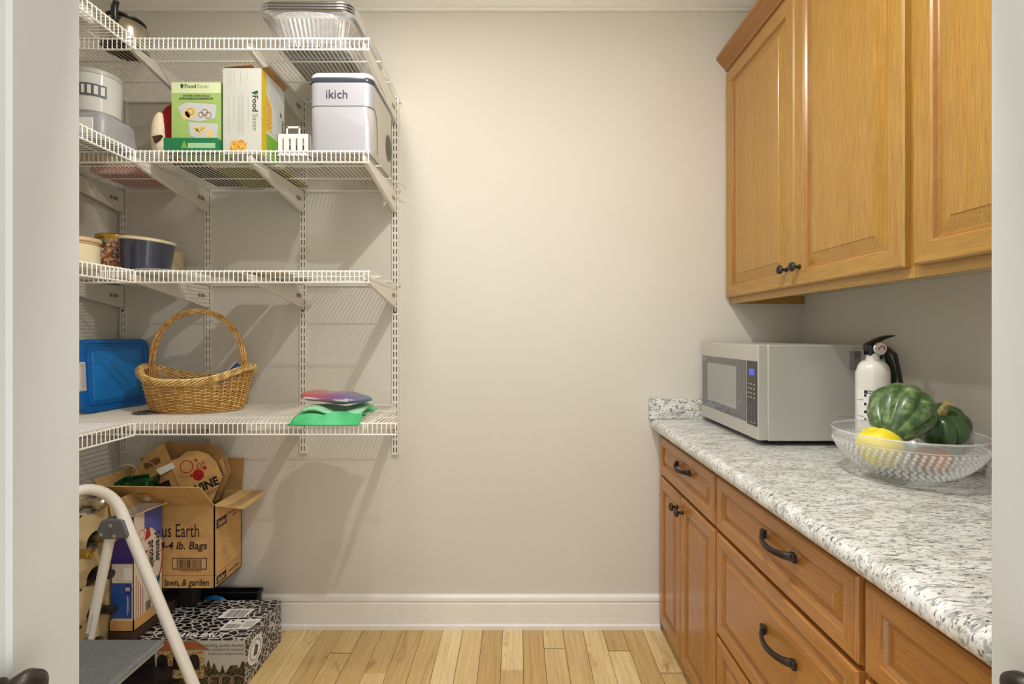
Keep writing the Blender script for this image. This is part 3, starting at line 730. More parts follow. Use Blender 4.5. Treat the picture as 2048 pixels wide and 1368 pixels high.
MB().poly(F, [(.032, .250), (.042, .250), (.043, .240), (.037, .233), (.032, .240)], .001).build('leaf_logo', gr2, t, world=True, flat=True)
m_ = MB().poly(F, [(.022, .170), (.055, .186), (.160, .178), (.154, .130), (.10, .118), (.040, .126)]); m_.poly(F, [(.060, .116), (.165, .110), (.160, .055), (.100, .052), (.065, .07)]); m_.build('bag_picture', M('print_pale', (214, 214, 210), .4), t, world=True, flat=True)
m_ = MB(); 
for u, v, r in ((.068, .150, .020), (.052, .140, .014), (.098, .082, .011), (.086, .092, .010), (.112, .094, .010), (.135, .075, .013)): m_.disc(F, u, v, r, .001)
m_.build('fruit_picture', M('print_fruit', (232, 206, 130), .5), t, world=True, flat=True)
m_ = MB(); 
for u, v, r in ((.068, .152, .012), (.118, .150, .012), (.130, .140, .012), (.105, .142, .010)): m_.ring(F, u, v, r, .0022, .0013, 16)
for u, v in ((.098, .082), (.086, .092), (.112, .094)): m_.disc(F, u, v, .003, .0013, 8)
m_.build('fruit_lines', M('print_brown', (146, 110, 62), .5), t, world=True, flat=True)
t = thing('carton', 'low dark green carton with pale band in front of the pale green one', 'box', (-1.134, 1.645, z2), group='food sealer cartons on the second shelf')
x0, x1, y0, y1 = -1.228, -1.042, 1.632, 1.660; MB().box(x0, x1, y0, y1, z2, z2+.048).build('box_body', M('box_green', (30, 122, 76), .5), t, world=True)
F, R, T = boxfaces(x0, x1, y0, y1, z2); m_ = MB().rect(F, .085, .012, .18, .030); m_.build('pale_band', M('print_mint', (160, 206, 160), .5), t, world=True, flat=True)
m_ = MB().poly(F, [(.060, .012), (.072, .040), (.084, .012)]); m_.build('triangle_mark', gr1, t, world=True, flat=True)
# plush
t = thing('plush_figure', 'cream stuffed ornament with brown triangular beak and red body', 'ornament', (-1.300, 1.73, z2))
redf = speckled('red_felt', (156, 22, 20), .1, 60, .85); crf = speckled('cream_felt', (230, 214, 184), .04, 60, .85)
MB().sphere((.030, .012, .112), 1, 24, (.054, .038, .106)).build('red_body', redf, t, True)
b = MB().sphere((-.004, -.012, .085), 1, 24, (.030, .028, .092)); b.sphere((.024, -.026, .034), 1, 20, (.034, .024, .034)); b.build('cream_front', crf, t, True)
MB().prism([(0, 0), (.034, .006), (.010, -.024)], lambda u, v, w: Vector((-.006+u, w, .074+v)), -.052, -.036).build('beak', M('brown_felt', (72, 42, 26), .8), t, bevel=.003)
# grey machine with clear hopper
t = thing('food_processor', 'grey kitchen machine with clear jar on the second shelf corner', 'appliance', (-1.425, 1.60, z2))
gm = speckled('grey_appliance', (150, 150, 152), .06, 14, .4)
def rr(hx_, hy_, z, r=.02): return rrect(0, 0, hx_, hy_, r, z, 5)
MB().loft([rr(.078, .075, 0), rr(.080, .077, .01), rr(.074, .07, .085), rr(.066, .062, .095)], True, True, True).build('motor_base', gm, t, True, angle=50)
MB().lathe([(.0001, .097), (.052, .097), (.060, .105), (.064, .225), (.0655, .225), (.062, .103), (.05, .0955)], n=32).build('jar', M('clear_jar', (236, 236, 230), .1, alpha=.45), t, True)
MB().lathe([(.0001, .226), (.066, .226), (.067, .240), (.050, .246), (.0001, .248)], n=32).build('lid', M('grey_lid', (168, 166, 162), .4), t, True)
MB().box(-.082, -.066, -.03, .03, .11, .245, .005).build('jar_handle', gm, t)
def fj(u, v, n, r=.064): a = -PI/2+.35+u/r; return Vector(((r+n)*math.cos(a), (r+n)*math.sin(a), v))
m_ = MB().rect(fj, -.045, .150, .045, .190, .0012, 8); m_.build('dark_label', M('label_slate', (72, 78, 84), .5), t, flat=True)
m_ = MB()
for q in range(5): m_.rect(fj, -.038+q*.017, .156, -.028+q*.017, .184, .002, 1)
m_.build('label_marks', M('label_marks_pale', (196, 194, 186), .5), t, flat=True)
MB().box(-.02, .05, -.0775, -.0745, .02, .07, .001).build('front_plate', whitep, t)
t = thing('carton', 'brown cardboard carton at the left end of the second shelf', 'box', (-1.60, 1.62, z2), (0, 0, .08), group='cartons on the left shelf')
MB().box(-.085, .085, -.14, .14, 0, .245, .002).build('box_body', kraftd, t); MB().box(-.086, .086, -.022, .022, .0, .2465).build('tape', kraftl, t)
t = thing('bottle', 'small slate blue bottle in front of the brown carton', 'bottle', (-1.475, 1.455, z2+.001))
MB().lathe([(.0001, 0), (.018, 0), (.019, .004), (.019, .055), (.009, .068), (.009, .078), (.0001, .078)], n=20).build('bottle_body', M('slate_blue', (92, 108, 122), .35), t, True)
MB().lathe([(.0105, .072), (.0105, .086), (.0001, .086)], n=16).build('cap', whitep, t, True)
tag(MB().box(-1.68, -1.46, 1.845, 2.035, z2-.0005, z2+.035, .004).build('book', M('red_cover', (170, 26, 34), .5)), 'flat red book at the back of the second shelf corner', 'book')
tag(MB().box(-1.285, -1.175, 1.755, 2.02, z2-.0005, z2+.008, .002).build('griddle', M('black_iron', (34, 34, 38), .5)), 'flat black griddle plate lying behind the green cartons', 'griddle')
tag(MB().box(-1.165, -.905, 1.82, 2.035, z2-.0005, z2+.010, .002).build('placemat_stack', speckled('olive_cloth', (138, 136, 62), .1, 60, .9)), 'flat olive green mat behind the tall white carton', 'mat')

# ------------------------------------------------------------------ third shelf
z3 = SH[2]+.0045
t = thing('canister', 'cream canister with ribbed pale lid on the third shelf', 'canister', (-1.470, 1.565, z3+.001))
cream = M('cream_ceramic', (226, 214, 178), .35, coat=.3); wood = M('pale_wood_lid', (214, 184, 142), .5)
MB().lathe([(.0001, 0), (.060, 0), (.063, .004), (.063, .072), (.058, .076)], n=36).build('body', cream, t, True)
MB().lathe([(.0001, .076), (.060, .076), (.062, .079), (.060, .083), (.066, .086), (.067, .092), (.066, .097), (.0001, .098)], n=36).build('lid', wood, t, True)
gold = M('gold_lid', (196, 160, 66), .25, .8)
pat = M('floral_tin', (190, 160, 120), .35)
vv = coords(pat, (1, 1, 1)); vo = N(pat, 'ShaderNodeTexVoronoi'); vo.inputs['Scale'].default_value = 120; L(pat, vv, vo.inputs['Vector'])
r_ = N(pat, 'ShaderNodeSeparateColor'); L(pat, vo.outputs['Color'], r_.inputs[0])
setcol(pat, ramp(pat, r_.outputs[0], [(0, (52, 40, 30)), (.25, (176, 92, 52)), (.45, (214, 190, 150)), (.62, (40, 112, 76)), (.75, (200, 150, 120)), (.9, (150, 60, 50)), (1, (228, 214, 190))]))
def tin(x, y, r, h, label):
    t = thing('tin', label, 'tin', (x, y, z3), group='decorated tins')
    MB().lathe([(.0001, 0), (r, 0), (r, h-.02), (r-.002, h-.018)], n=36).build('body', pat, t, True)
    MB().lathe([(r, h-.022), (r+.001, h-.018), (r+.0015, h-.004), (r-.004, h), (r-.010, h-.002), (.0001, h-.002)], n=36).build('lid', gold, t, True)
tin(-1.572, 1.845, .064, .165, 'flower-patterned tin with gold lid beside the blue pot')
tin(-1.655, 1.70, .050, .150, 'flower-patterned tin with gold lid, half hidden behind the cream canister')
t = thing('pot', 'dark blue glazed pot with cream rim and lid on the third shelf', 'pot', (-1.436, 1.815, z3+.006), (0, math.radians(4), 0))
blueg = M('blue_glaze', (56, 60, 78), .15, coat=.6)
MB().lathe([(.0001, 0), (.070, 0), (.076, .006), (.086, .110), (.089, .126), (.086, .128)], n=48).build('pot_body', blueg, t, True)
MB().lathe([(.088, .124), (.093, .127), (.093, .134), (.087, .138), (.0001, .141)], n=48).build('lid', cream, t, True)
t = thing('plate', 'white round plate half under the dark blue pot', 'plate', (-1.30, 1.735, z3))
MB().lathe([(.0001, 0), (.060, 0), (.092, .006), (.096, .009), (.093, .010), (.060, .004), (.0001, .003)], n=48).build('plate_disc', whitep, t, True)
t = thing('drum_shade', 'beige cylinder standing behind the dark blue pot', 'container', (-1.470, 1.975, z3))
MB().lathe([(.0001, 0), (.060, 0), (.060, .122), (.056, .124), (.0001, .120)], n=36).build('container_body', speckled('beige_board', (190, 174, 142), .04, 20), t, True)
def mat_flat(x0, x1, y0, y1, m, label): 
    tag(MB().box(x0, x1, y0, y1, z3-.001, z3+.004, .001).build('placemat', m), label, 'mat')
mat_flat(-1.135, -1.0, 1.66, 1.96, speckled('sage_mat', (142, 146, 110), .12, 90, .9), 'sage green mat lying flat on the third shelf')
mat_flat(-.985, -.83, 1.66, 1.96, speckled('gold_mat', (150, 128, 48), .15, 90, .9), 'mustard gold mat lying flat on the third shelf')

# ------------------------------------------------------------------ lowest wire shelf
z4 = SH[3]+.0045
blue = M('blue_plastic', (20, 108, 190), .3, coat=.2); bluel = M('blue_plastic_light', (30, 130, 212), .3, coat=.2)
t = thing('storage_tub', 'blue plastic storage tub standing on its side beside the basket', 'tub', (-1.618, 1.905, z4), (math.radians(0), math.radians(-3), math.radians(-6)))
def sq(h1, h2, r, x): return [Vector((x, p.x, p.y+.142)) for p in rrect(0, 0, h1, h2, r, 0, 6)]
b = MB().loft([sq(.148, .141, .035, -.016), sq(.150, .142, .037, -.012), sq(.150, .142, .037, 0), sq(.146, .138, .034, .006), sq(.134, .126, .028, .007), sq(.131, .123, .026, .0035), sq(.122, .114, .020, .0035), sq(.120, .112, .018, .009), sq(.116, .108, .016, .010)], True, True, True)
lid = b.build('lid', blue, t, True, angle=40)
pn = MB()
pn.loft([sq(.104, .096, .012, .0095), sq(.102, .094, .010, .0115), sq(.060, .060, .010, .0118)], True, False, True); pn.build('lid_panel', bluel, lid, True, angle=40)
MB().loft([sq(.140, .132, .03, -.017), sq(.128, .120, .028, -.078), sq(.12, .112, .02, -.080)], True, True, True).build('tub_body', M('translucent_tub', (176, 196, 214), .3), t, True)
b = MB().box(-.03, .013, -.158, -.128, .088, .198, .004); b.build('latch', whitep, t)
b = MB().box(.0125, .0145, -.150, -.134, .100, .186, .001); b.build('latch_recess', M('latch_grey', (196, 190, 180), .5), t)

# wicker basket
BC = Vector((-1.276, 1.880, z4+.004)); t = thing('wicker_basket', 'oval wicker basket with tall twisted handle on the lowest wire shelf', 'basket', BC)
wk = M('willow', (200, 150, 76), .45, coat=.2)
wn = noise(wk, coords(wk, (1, 1, 1)), 55, 3); wn2 = noise(wk, coords(wk, (1, 1, 1)), 9, 2)
setcol(wk, mix(wk, .5, ramp(wk, wn, [(.3, (160, 100, 42)), (.48, (226, 176, 92)), (.66, (252, 222, 150))]), ramp(wk, wn2, [(.35, (176, 116, 56)), (.7, (232, 190, 112))])))
wkl = M('willow_pale', (222, 188, 112), .4, coat=.2)
setcol(wkl, ramp(wkl, noise(wkl, coords(wkl, (1, 1, 1)), 45, 3), [(.3, (190, 138, 66)), (.5, (238, 202, 124)), (.7, (254, 236, 178))]))
def rimz(th): return .116+.052*abs(math.cos(th))**3
def ab(s_): return .166+.040*s_**.7, .096+.034*s_**.7
ns = 36; b = MB()
for k in range(ns):
    th = 2*PI*k/ns; P = []
    for q in range(7): s_ = q/6; a, c_ = ab(s_); P.append((a*math.cos(th), c_*math.sin(th), rimz(th)*s_))
    b.tube(P, .0030, 5)
b.build('stakes', wk, t, True, kind='stuff')
rows = 20; b = MB()
for r in range(rows):
    s_ = (r+.5)/rows; a, c_ = ab(s_); P = []; n = ns*4
    for j in range(n):
        th = 2*PI*j/n; w = .0052*math.cos(th*ns/2+(PI if r % 2 else 0)); P.append(((a+w)*math.cos(th), (c_+w)*math.sin(th), rimz(th)*s_*1.0))
    b.tube(P, .0023, 5, True)
b.build('woven_wall', wk, t, True, kind='stuff', angle=80)
b = MB(); a, c_ = ab(1)
for k in range(7):
    P = []; n = 200
    for j in range(n):
        th = 2*PI*j/n; w = th*9+2*PI*k/7; rr_ = .0115*math.cos(w); zz = .0115*math.sin(w)
        P.append(((a+.004+rr_)*math.cos(th), (c_+.004+rr_)*math.sin(th), rimz(th)+.002+zz))
    b.tube(P, .0030, 5, True)
b.build('braided_rim', wkl, t, True, angle=80)
b = MB()
for k in range(6):
    P = []; n = 90
    for j in range(n+1):
        s_ = j/n; th = PI*s_; ww = th*3.0+2*PI*k/6; R_ = .0078
        hx_ = .184*math.cos(th)*(1.0+.06*math.sin(th)); hz_ = .150+.240*math.sin(th)**.9 if 0 < j < n else .110
        P.append((hx_+R_*math.cos(ww)*math.cos(th), R_*math.sin(ww), hz_+R_*math.cos(ww)*math.sin(th)))
    b.tube(P, .0034, 6)
b.build('handle', wk, t, True, angle=80)
b = MB(); rings = []
for rr_ in (.02, .5, .98): a, c_ = ab(0); rings.append([Vector((a*rr_*math.cos(2*PI*j/40), c_*rr_*math.sin(2*PI*j/40), .003)) for j in range(40)])
b.loft(rings, True, True).build('bottom', wk, t, solid=.004)
t = thing('packet', 'blue and clear packet sticking up inside the wicker basket', 'packet', (BC.x+.118, BC.y+.02, BC.z+.125), (math.radians(-8), math.radians(40), 0))
MB().box(-.025, .018, -.004, .004, -.05, .058, .003).build('sleeve', M('packet_blue', (56, 84, 146), .4), t); MB().box(-.031, -.022, -.0045, .0045, -.05, .060, .002).build('clear_edge', M('packet_clear', (190, 200, 200), .3), t)
b = MB()
for q in range(6): 
    r = .055-.009*q; b.tube([(r*math.cos(2*PI*j/32), r*math.sin(2*PI*j/32), 0) for j in range(32)], .0016, 5, True)
for q in range(4): a = PI*q/4; b.tube([(-.055*math.cos(a), -.055*math.sin(a), .0), (.055*math.cos(a), .055*math.sin(a), .0)], .0016, 5)
o = b.build('trivet', M('dark_wire', (96, 90, 80), .4, .6), None, True); o.location = (-1.42, 1.82, z4+.0015); tag(o, 'round dark wire trivet at the left foot of the wicker basket', 'trivet')
tag(MB().box(-1.69, -1.345, 1.40, 1.60, z4+.0005, z4+.003).build('liner_sheet', paper), 'white sheet lying on the lowest left wire shelf', 'sheet')

# green cloth and zip pouch
def cloth(name, mat, P, nu, nv, f, solid, label, cat):
    b = MB(); V = []; F = []
    for i in range(nu+1):
        for j in range(nv+1): V.append(f(i/nu, j/nv))
    for i in range(nu):
        for j in range(nv): F.append((i*(nv+1)+j, (i+1)*(nv+1)+j, (i+1)*(nv+1)+j+1, i*(nv+1)+j+1))
    b.add(V, F); o = b.build(name, mat, None, True, solid=solid, angle=80); tag(o, label, cat); return o
grc = M('green_cloth', (60, 178, 108), .75)
setcol(grc, ramp(grc, noise(grc, coords(grc, (1, 1, 1)), 9, 3), [(.35, (46, 164, 92)), (.65, (96, 200, 138))]))
def gf(u, v):
    x = -.785+u*.240+.012*math.sin(v*7)-.02*v*(u-.5); y = 1.605+v*.23
    z = z4+.004+.010*abs(math.sin(u*6.5+v*3.0))+.024*max(0, math.sin(v*5.2+u*1.6))*(.4+.6*u)
    if v < .1: z = z4+.004-(.1-v)*.12
    return Vector((x, y, z))
cloth('folded_cloth', grc, None, 40, 30, gf, .004, 'bright green folded cloth hanging over the front of the lowest wire shelf', 'cloth')
def gf2(u, v):
    x = -.755+u*.20; y = 1.64+v*.17; return Vector((x, y, z4+.033+.006*math.sin(v*4+u*5)+.006*math.sin(u*9)-.010*u))
cloth('folded_cloth', M('mint_cloth', (150, 208, 166), .8), None, 24, 18, gf2, .010, 'pale mint folded cloth between the green cloth and the pouch', 'cloth')
pm = M('pouch_film', (140, 84, 116), .25, coat=.6)
vz = coords(pm, (1, 1, 1)); gz = N(pm, 'ShaderNodeSeparateXYZ'); L(pm, vz, gz.inputs[0])
ad = N(pm, 'ShaderNodeMath'); ad.operation = 'MULTIPLY_ADD'; ad.inputs[1].default_value = 4.0; ad.inputs[2].default_value = .5; L(pm, gz.outputs[0], ad.inputs[0])
setcol(pm, ramp(pm, ad.outputs[0], [(.1, (190, 96, 78)), (.4, (150, 82, 104)), (.7, (112, 84, 130)), (1, (92, 106, 136))]))
t = thing('zip_pouch', 'shiny purple and red pouch lying on the green cloth', 'pouch', (-.675, 1.75, z4+.070), (0, math.radians(3), math.radians(-8)))
rings = []
for i in range(13):
    s_ = -1+2*i/12; w = (1-abs(s_)**4)*.95+.05; rings.append([Vector((s_*.140, w*.075*math.cos(2*PI*j/24), (.004+.016*w*(1+.2*math.sin(s_*7)))*math.sin(2*PI*j/24))) for j in range(24)])
MB().loft(rings, True, True, True).build('pouch_body', pm, t, True, angle=60)
MB().box(-.085, .085, -.074, -.068, -.003, .003, .001).build('zip_edge', M('zip_pale', (206, 196, 200), .4), t)

# ------------------------------------------------------------------ floor items: cartons
cx0, cx1, cy0, cy1, ch = -1.385, -.989, 1.714, 1.966, .172
t = thing('wine_carton', 'black sparkling wine carton with white chain pattern and villa picture', 'box', ((cx0+cx1)/2, (cy0+cy1)/2, 0))
chain = M('chain_print', (22, 22, 24), .35)
vq = coords(chain, (44, 84, 76)); vo = N(chain, 'ShaderNodeTexVoronoi'); vo.feature = 'DISTANCE_TO_EDGE'; vo.inputs['Scale'].default_value = 1.0
ns_ = N(chain, 'ShaderNodeTexNoise'); ns_.inputs['Scale'].default_value = 1.4; L(chain, vq, ns_.inputs['Vector'])
mx = N(chain, 'ShaderNodeMix'); mx.data_type = 'VECTOR'; mx.inputs[0].default_value = .35; L(chain, vq, mx.inputs[4]); L(chain, ns_.outputs['Color'], mx.inputs[5]); L(chain, mx.outputs[1], vo.inputs['Vector'])
setcol(chain, ramp(chain, vo.outputs['Distance'], [(.035, (206, 202, 198)), (.09, (26, 25, 27))]))
MB().box(cx0, cx1, cy0, cy1, 0, ch).build('box_body', chain, t, world=True)
F, R, T = boxfaces(cx0, cx1, cy0, cy1, 0); T = lambda u, v, n: Vector((cx0+u, cy0+v, ch+n))
m_ = MB().text(T, 'CAVA BRUT', .105, .012, .034, .02, shear=.25, sx=1.1); m_.build('lettering', paper, t, world=True, flat=True)
m_ = MB().poly(T, [(.210, .125), (.315, .130), (.325, .190), (.218, .186)], .001); m_.poly(T, [(.262, .052), (.375, .060), (.390, .122), (.270, .118)], .001); m_.build('paper_label', paper, t, world=True, flat=True)
m_ = MB().barcode(T, .232, .134, .308, .180, .0013); m_.barcode(T, .275, .062, .330, .088, .0013); m_.rect(T, .278, .105, .288, .115, .0013); m_.rect(T, .318, .100, .330, .108, .0013)
for q in range(6): m_.rect(T, .338, .070+q*.007, .376, .072+q*.007, .0013)
m_.build('label_print', M('label_ink', (40, 40, 42), .5), t, world=True, flat=True)
wF = cx1-cx0
m_ = MB().rect(F, .065, .0, wF-.002, ch-.004); m_.build('sky_picture', M('print_sky', (190, 188, 176), .5), t, world=True, flat=True)
st_ = M('print_stone', (196, 160, 100), .6); setcol(st_, ramp(st_, noise(st_, coords(st_, (1, 1, 1)), 160, 4), [(.38, (120, 84, 44)), (.6, (214, 184, 126))]))
m_ = MB().poly(F, [(.075, .002), (.075, .128), (.245, .128), (.245, .002)], .001); m_.rect(F, .068, .0, .245, .055, .0012); m_.build('villa_picture', st_, t, world=True, flat=True)
m_ = MB().poly(F, [(.100, ch-.006), (.215, ch-.006), (.262, .136), (.070, .128)], .0014); m_.build('roof_picture', M('print_roof', (168, 98, 62), .6), t, world=True, flat=True)
m_ = MB()
for u in (.092, .150, .208): m_.poly(F, [(u-.020, .062)]+[(u+.020*math.cos(a*PI/10), .096+.022*math.sin(a*PI/10)) for a in range(0, 11)][::-1]+[(u+.020, .062)], .0016)
m_.rect(F, .0, 0, .064, ch-.002, .0009); m_.build('arch_picture', M('print_shadow', (36, 28, 24), .6), t, world=True, flat=True)
bsh = M('print_bushes', (60, 58, 36), .6); setcol(bsh, ramp(bsh, noise(bsh, coords(bsh, (1, 1, 1)), 130, 4), [(.40, (26, 24, 18)), (.55, (70, 66, 40)), (.7, (150, 96, 50))]))
pts = [(.245, 0), (.245, .085)]; rn = random.Random(8)
for q in range(14): pts.append((.250+q*.0102, .078+rn.uniform(-.018, .022)-(.02 if 4 < q < 9 else 0)))
pts += [(wF-.003, .09), (wF-.003, 0)]; m_ = MB().poly(F, pts, .0018); m_.rect(F, .066, .0, .246, .030, .0018); m_.build('bush_picture', bsh, t, world=True, flat=True)
m_ = MB().text(F, 'Outstanding quality bottled', wF-.008, .146, .0155, 0, shear=.35, align='RIGHT', e=.0016); m_.text(F, 'in the traditional method', wF-.008, .131, .0155, 0, shear=.35, align='RIGHT', e=.0016); m_.text(F, 'without compromise', wF-.008, .116, .0155, 0, shear=.35, align='RIGHT', e=.0016); m_.build('lettering', M('script_ink', (80, 72, 70), .5), t, world=True, flat=True)
m_ = MB()
for q in range(5): m_.ring(F, .20+q*.042, .022, .022, .0022, .0024, 20, sx=1.2)
m_.build('ring_print', M('ring_pale', (170, 156, 146), .5), t, world=True, flat=True)
m_ = MB().disc(R, .060, .095, .050, .001, 28); m_.build('emblem_disc', paper, t, world=True, flat=True)
m_ = MB().ring(R, .060, .095, .036, .003, .0015); m_.poly(R, [(.045, .078), (.060, .118), (.078, .100), (.070, .072)], .0015)
for q in range(22): a = 2*PI*q/22; m_.disc(R, .060+.042*math.cos(a), .095+.042*math.sin(a), .0022, .0015, 6)
m_.build('emblem_mark', M('emblem_plum', (84, 62, 78), .5), t, world=True, flat=True)
# carton under the tray
tag(MB().box(-1.480, -1.389, 1.702, 1.99, 0, .206, .002).build('carton', M('dark_brown_board', (70, 52, 38), .7)), 'dark brown carton under the protein shake tray', 'box')
# small badge box at the bottom edge
t = thing('carton', 'black box with orange and white badge beside the villa picture', 'box', (-1.305, 1.645, 0))
MB().box(-1.372, -1.245, 1.60, 1.70, 0, .085, .001).build('box_body', black, t, world=True)
F, R, T = boxfaces(-1.372, -1.245, 1.60, 1.70, 0)
m_ = MB().poly(F, [(.010, .072), (.082, .072), (.085, .04), (.046, .0), (.008, .04)]); m_.build('badge', M('badge_orange', (206, 120, 48), .5), t, world=True, flat=True)
m_ = MB().poly(F, [(.014, .044), (.078, .044), (.074, .030), (.046, .006), (.018, .030)], .001); m_.build('badge_dark', ink, t, world=True, flat=True)
m_ = MB().text(F, 'IMPACT', .046, .050, .018, .03, align='CENTER', e=.0014); m_.text(F, 'BRAND', .046, .032, .010, .02, align='CENTER', e=.0014); m_.build('lettering', paper, t, world=True, flat=True)
tag(MB().box(-1.383, -1.318, 1.915, 1.962, ch+.0005, .274, .004).build('carton', M('black_board', (30, 27, 25), .6)), 'black carton under the big open cardboard box', 'box')
t = thing('black_tub', 'black plastic tub between the sparkling wine carton and the wall', 'tub', (-1.24, 2.0175, 0))
b = MB(); b.loft([rrect(0, 0, .130, .016, .012, 0), rrect(0, 0, .140, .019, .014, .176), rrect(0, 0, .146, .0205, .015, .178), rrect(0, 0, .146, .0205, .015, .187), rrect(0, 0, .136, .016, .012, .187), rrect(0, 0, .128, .013, .010, .02)], True, True, True); b.build('tub_body', black, t, True, angle=40)
t = thing('round_lid', 'bright blue round lid standing behind the sparkling wine carton', 'lid', (-1.283, 1.992, .106))
o = MB().lathe([(.0001, .018), (.040, .016), (.060, .010), (.070, .002), (.072, 0), (.068, 0), (.0001, .012)], n=40).xf(Matrix.Rotation(PI/2, 4, 'X')).build('lid_disc', bluel, t, True, angle=60)

# ---- big open box
gx0, gx1, gy0, gy1, gz0, gz1 = -1.632, -1.199, 1.862, 2.044, .2745, .607
t = thing('cardboard_box', 'large open cardboard box printed Earth, standing on the cartons', 'box', ((gx0+gx1)/2, (gy0+gy1)/2, gz0))
b = MB(); w = .004
b.box(gx0, gx1, gy0, gy0+w, gz0, gz1); b.box(gx0, gx1, gy1-w, gy1, gz0, gz1); b.box(gx0, gx0+w, gy0, gy1, gz0, gz1); b.box(gx1-w, gx1, gy0, gy1, gz0, gz1); b.box(gx0, gx1, gy0, gy1, gz0, gz0+w)
b.build('box_body', kraft, t, world=True)
def flap(P, th, name='flap', m=kraft, parent=None):
    P = [Vector(p) for p in P]; nrm = (P[1]-P[0]).cross(P[2]-P[0]).normalized()*th
    n = len(P); MB().add(P+[p+nrm for p in P], [tuple(range(n)), tuple(range(2*n-1, n-1, -1))]+[(i, i+n, (i+1) % n+n, (i+1) % n) for i in range(n)]).build(name, m, parent, world=True)
flap([(gx0, gy0, gz1), (gx1, gy0, gz1), (gx1+.002, gy0-.088, gz1+.100), (gx0, gy0-.092, gz1+.108)], .004, parent=t)
flap([(gx0, gy1, gz1), (gx1, gy1, gz1), (gx1+.012, gy1-.004, gz1+.138), (gx0, gy1-.004, gz1+.138)], -.004, m=kraftd, parent=t)
flap([(gx1, gy0, gz1), (gx1, gy1, gz1), (gx1+.095, gy1-.004, gz1-.002), (gx1+.113, gy1-.018, gz1-.008), (gx1+.112, gy0+.003, gz1-.014)], .004, m=kraftl, parent=t)
flap([(gx0, gy0, gz1), (gx0, gy1, gz1), (gx0-.045, gy1, gz1+.10), (gx0-.045, gy0, gz1+.10)], .004, parent=t)
F, R, T = boxfaces(gx0, gx1, gy0, gy1, gz0); wd = gx1-gx0
m_ = MB().text(F, 'Diatomaceous Earth', wd-.058, .206, .076, .003, align='RIGHT', sx=.60); m_.text(F, '6-4-4 lb. Bags', wd-.030, .158, .043, .018, shear=.2, align='RIGHT', sx=.95)
m_.text(F, 'home, lawn, & garden', wd-.022, .014, .037, .016, shear=.2, align='RIGHT', sx=.80)
m_.build('lettering', ink, t, world=True, flat=True)
m_ = MB().barcode(F, wd-.150, .084, wd-.050, .118); a, c_, d_, e_ = wd-.168, wd-.030, .078, .124
for q in ((a, d_, c_, d_+.003), (a, e_-.003, c_, e_), (a, d_, a+.003, e_), (c_-.003, d_, c_, e_)): m_.rect(F, *q)
for q in range(30): m_.rect(F, q*.0150, .053, q*.0150+.010, .0545)
for q in range(14): m_.rect(R, q*.0150, .053, q*.0150+.010, .0545)
for q in range(18): m_.rect(F, wd-.138+q*.005, .070, wd-.1352+q*.005, .074)
m_.poly(R, [(.012, .232), (.078, .232), (.078, .268), (.012, .268)]); m_.poly(R, [(.012, .010), (.074, .010), (.074, .042), (.012, .042)])
m_.build('printed_marks', ink, t, world=True, flat=True, kind='stuff')
m_ = MB().text(R, 'Safer', .017, .240, .030, .02, shear=.2, e=.0015, sx=.9); m_.text(R, 'Safer', .016, .017, .027, .02, shear=.2, e=.0015, sx=.9); m_.build('lettering', kraftl, t, world=True, flat=True)
m_ = MB().text(R, 'diatomaceous', .086, .262, .016, .01, e=.001); m_.text(R, 'earth 4 lb.', .118, .246, .014, .01, e=.001); m_.text(R, 'insect killer', .090, .022, .016, .01, e=.001); m_.build('lettering', M('faded_ink', (104, 72, 52), .6), t, world=True, flat=True)
# wine carrier standing tilted in the box
t = thing('wine_carrier', 'kraft bottle carrier with red circles and WINE lettering inside the open box', 'carrier', (-1.338, 1.935, .662), (math.radians(-3), math.radians(-24), math.radians(3)))
fa = lambda u, v, n: Vector((u, -.020-n, v)); fbk = lambda u, v, n: Vector((u, .034-n, v)); fh = lambda u, v, n: Vector((u, -.014+(-.030-u)*.12-n, v))
MB().prism([(-.035, -.13), (.055, -.10), (.135, -.02), (.135, .045), (.118, .090), (.085, .120), (.045, .134), (.005, .124), (-.035, .128)], fa, -.003, 0).build('front_panel', kraft, t)
MB().prism([(-.10, -.10), (.055, -.10), (.142, -.01), (.150, .05), (.136, .098), (.10, .138), (.045, .156), (.0, .180), (-.045, .210), (-.10, .19)], fbk, -.003, 0).build('back_panel', kraftd, t)
MB().prism([(.132, -.02), (.132, .048), (.150, .054), (.142, -.01)], lambda u, v, n: Vector((u, .006, v+n)), -.002, .002).build('side_panel', kraftl, t)
hp = MB(); strip = lambda P: hp.prism(P, fh, -.003, 0)
strip([(-.030, -.06), (-.030, .137), (-.205, .137), (-.222, .10), (-.215, .0), (-.15, -.06)]); strip([(-.030, .137), (-.030, .200), (-.045, .206), (-.072, .200), (-.072, .137)])
strip([(-.072, .163), (-.072, .200), (-.130, .184), (-.150, .172), (-.150, .163)]); strip([(-.150, .137), (-.150, .172), (-.205, .137)])
hp.build('handle_panel', kraft, t)
m_ = MB().ring(fa, .022, .078, .027, .0038).build('circle_print', redink, t, flat=True)
for u, v, r in ((.070, .060, .011), (.089, .066, .0065)): MB().ring(fa, u, v, r, .0028, n=18).build('circle_print', redink, t, flat=True)
for u, v, r in ((.052, .028, .023), (.067, .086, .0055), (.086, .044, .0085), (.026, .038, .0055)): MB().disc(fa, u, v, r).build('circle_print', redink, t, flat=True)
m_ = MB().text(fa, 'WINE', .058, -.040, .048, .04, align='CENTER', sx=.95); m_.rect(fa, .0, -.052, .118, -.0505)
for q in range(12): m_.rect(fa, .030+q*.006, -.066, .0315+q*.006, -.054)
m_.build('lettering', M('black_ink', (26, 24, 26), .6), t, flat=True, kind='stuff')
MB().poly(fa, [(-.092, .118), (-.022, .118), (-.018, .094), (-.086, .090)], .0018).build('paper_label', paper, t, flat=True)
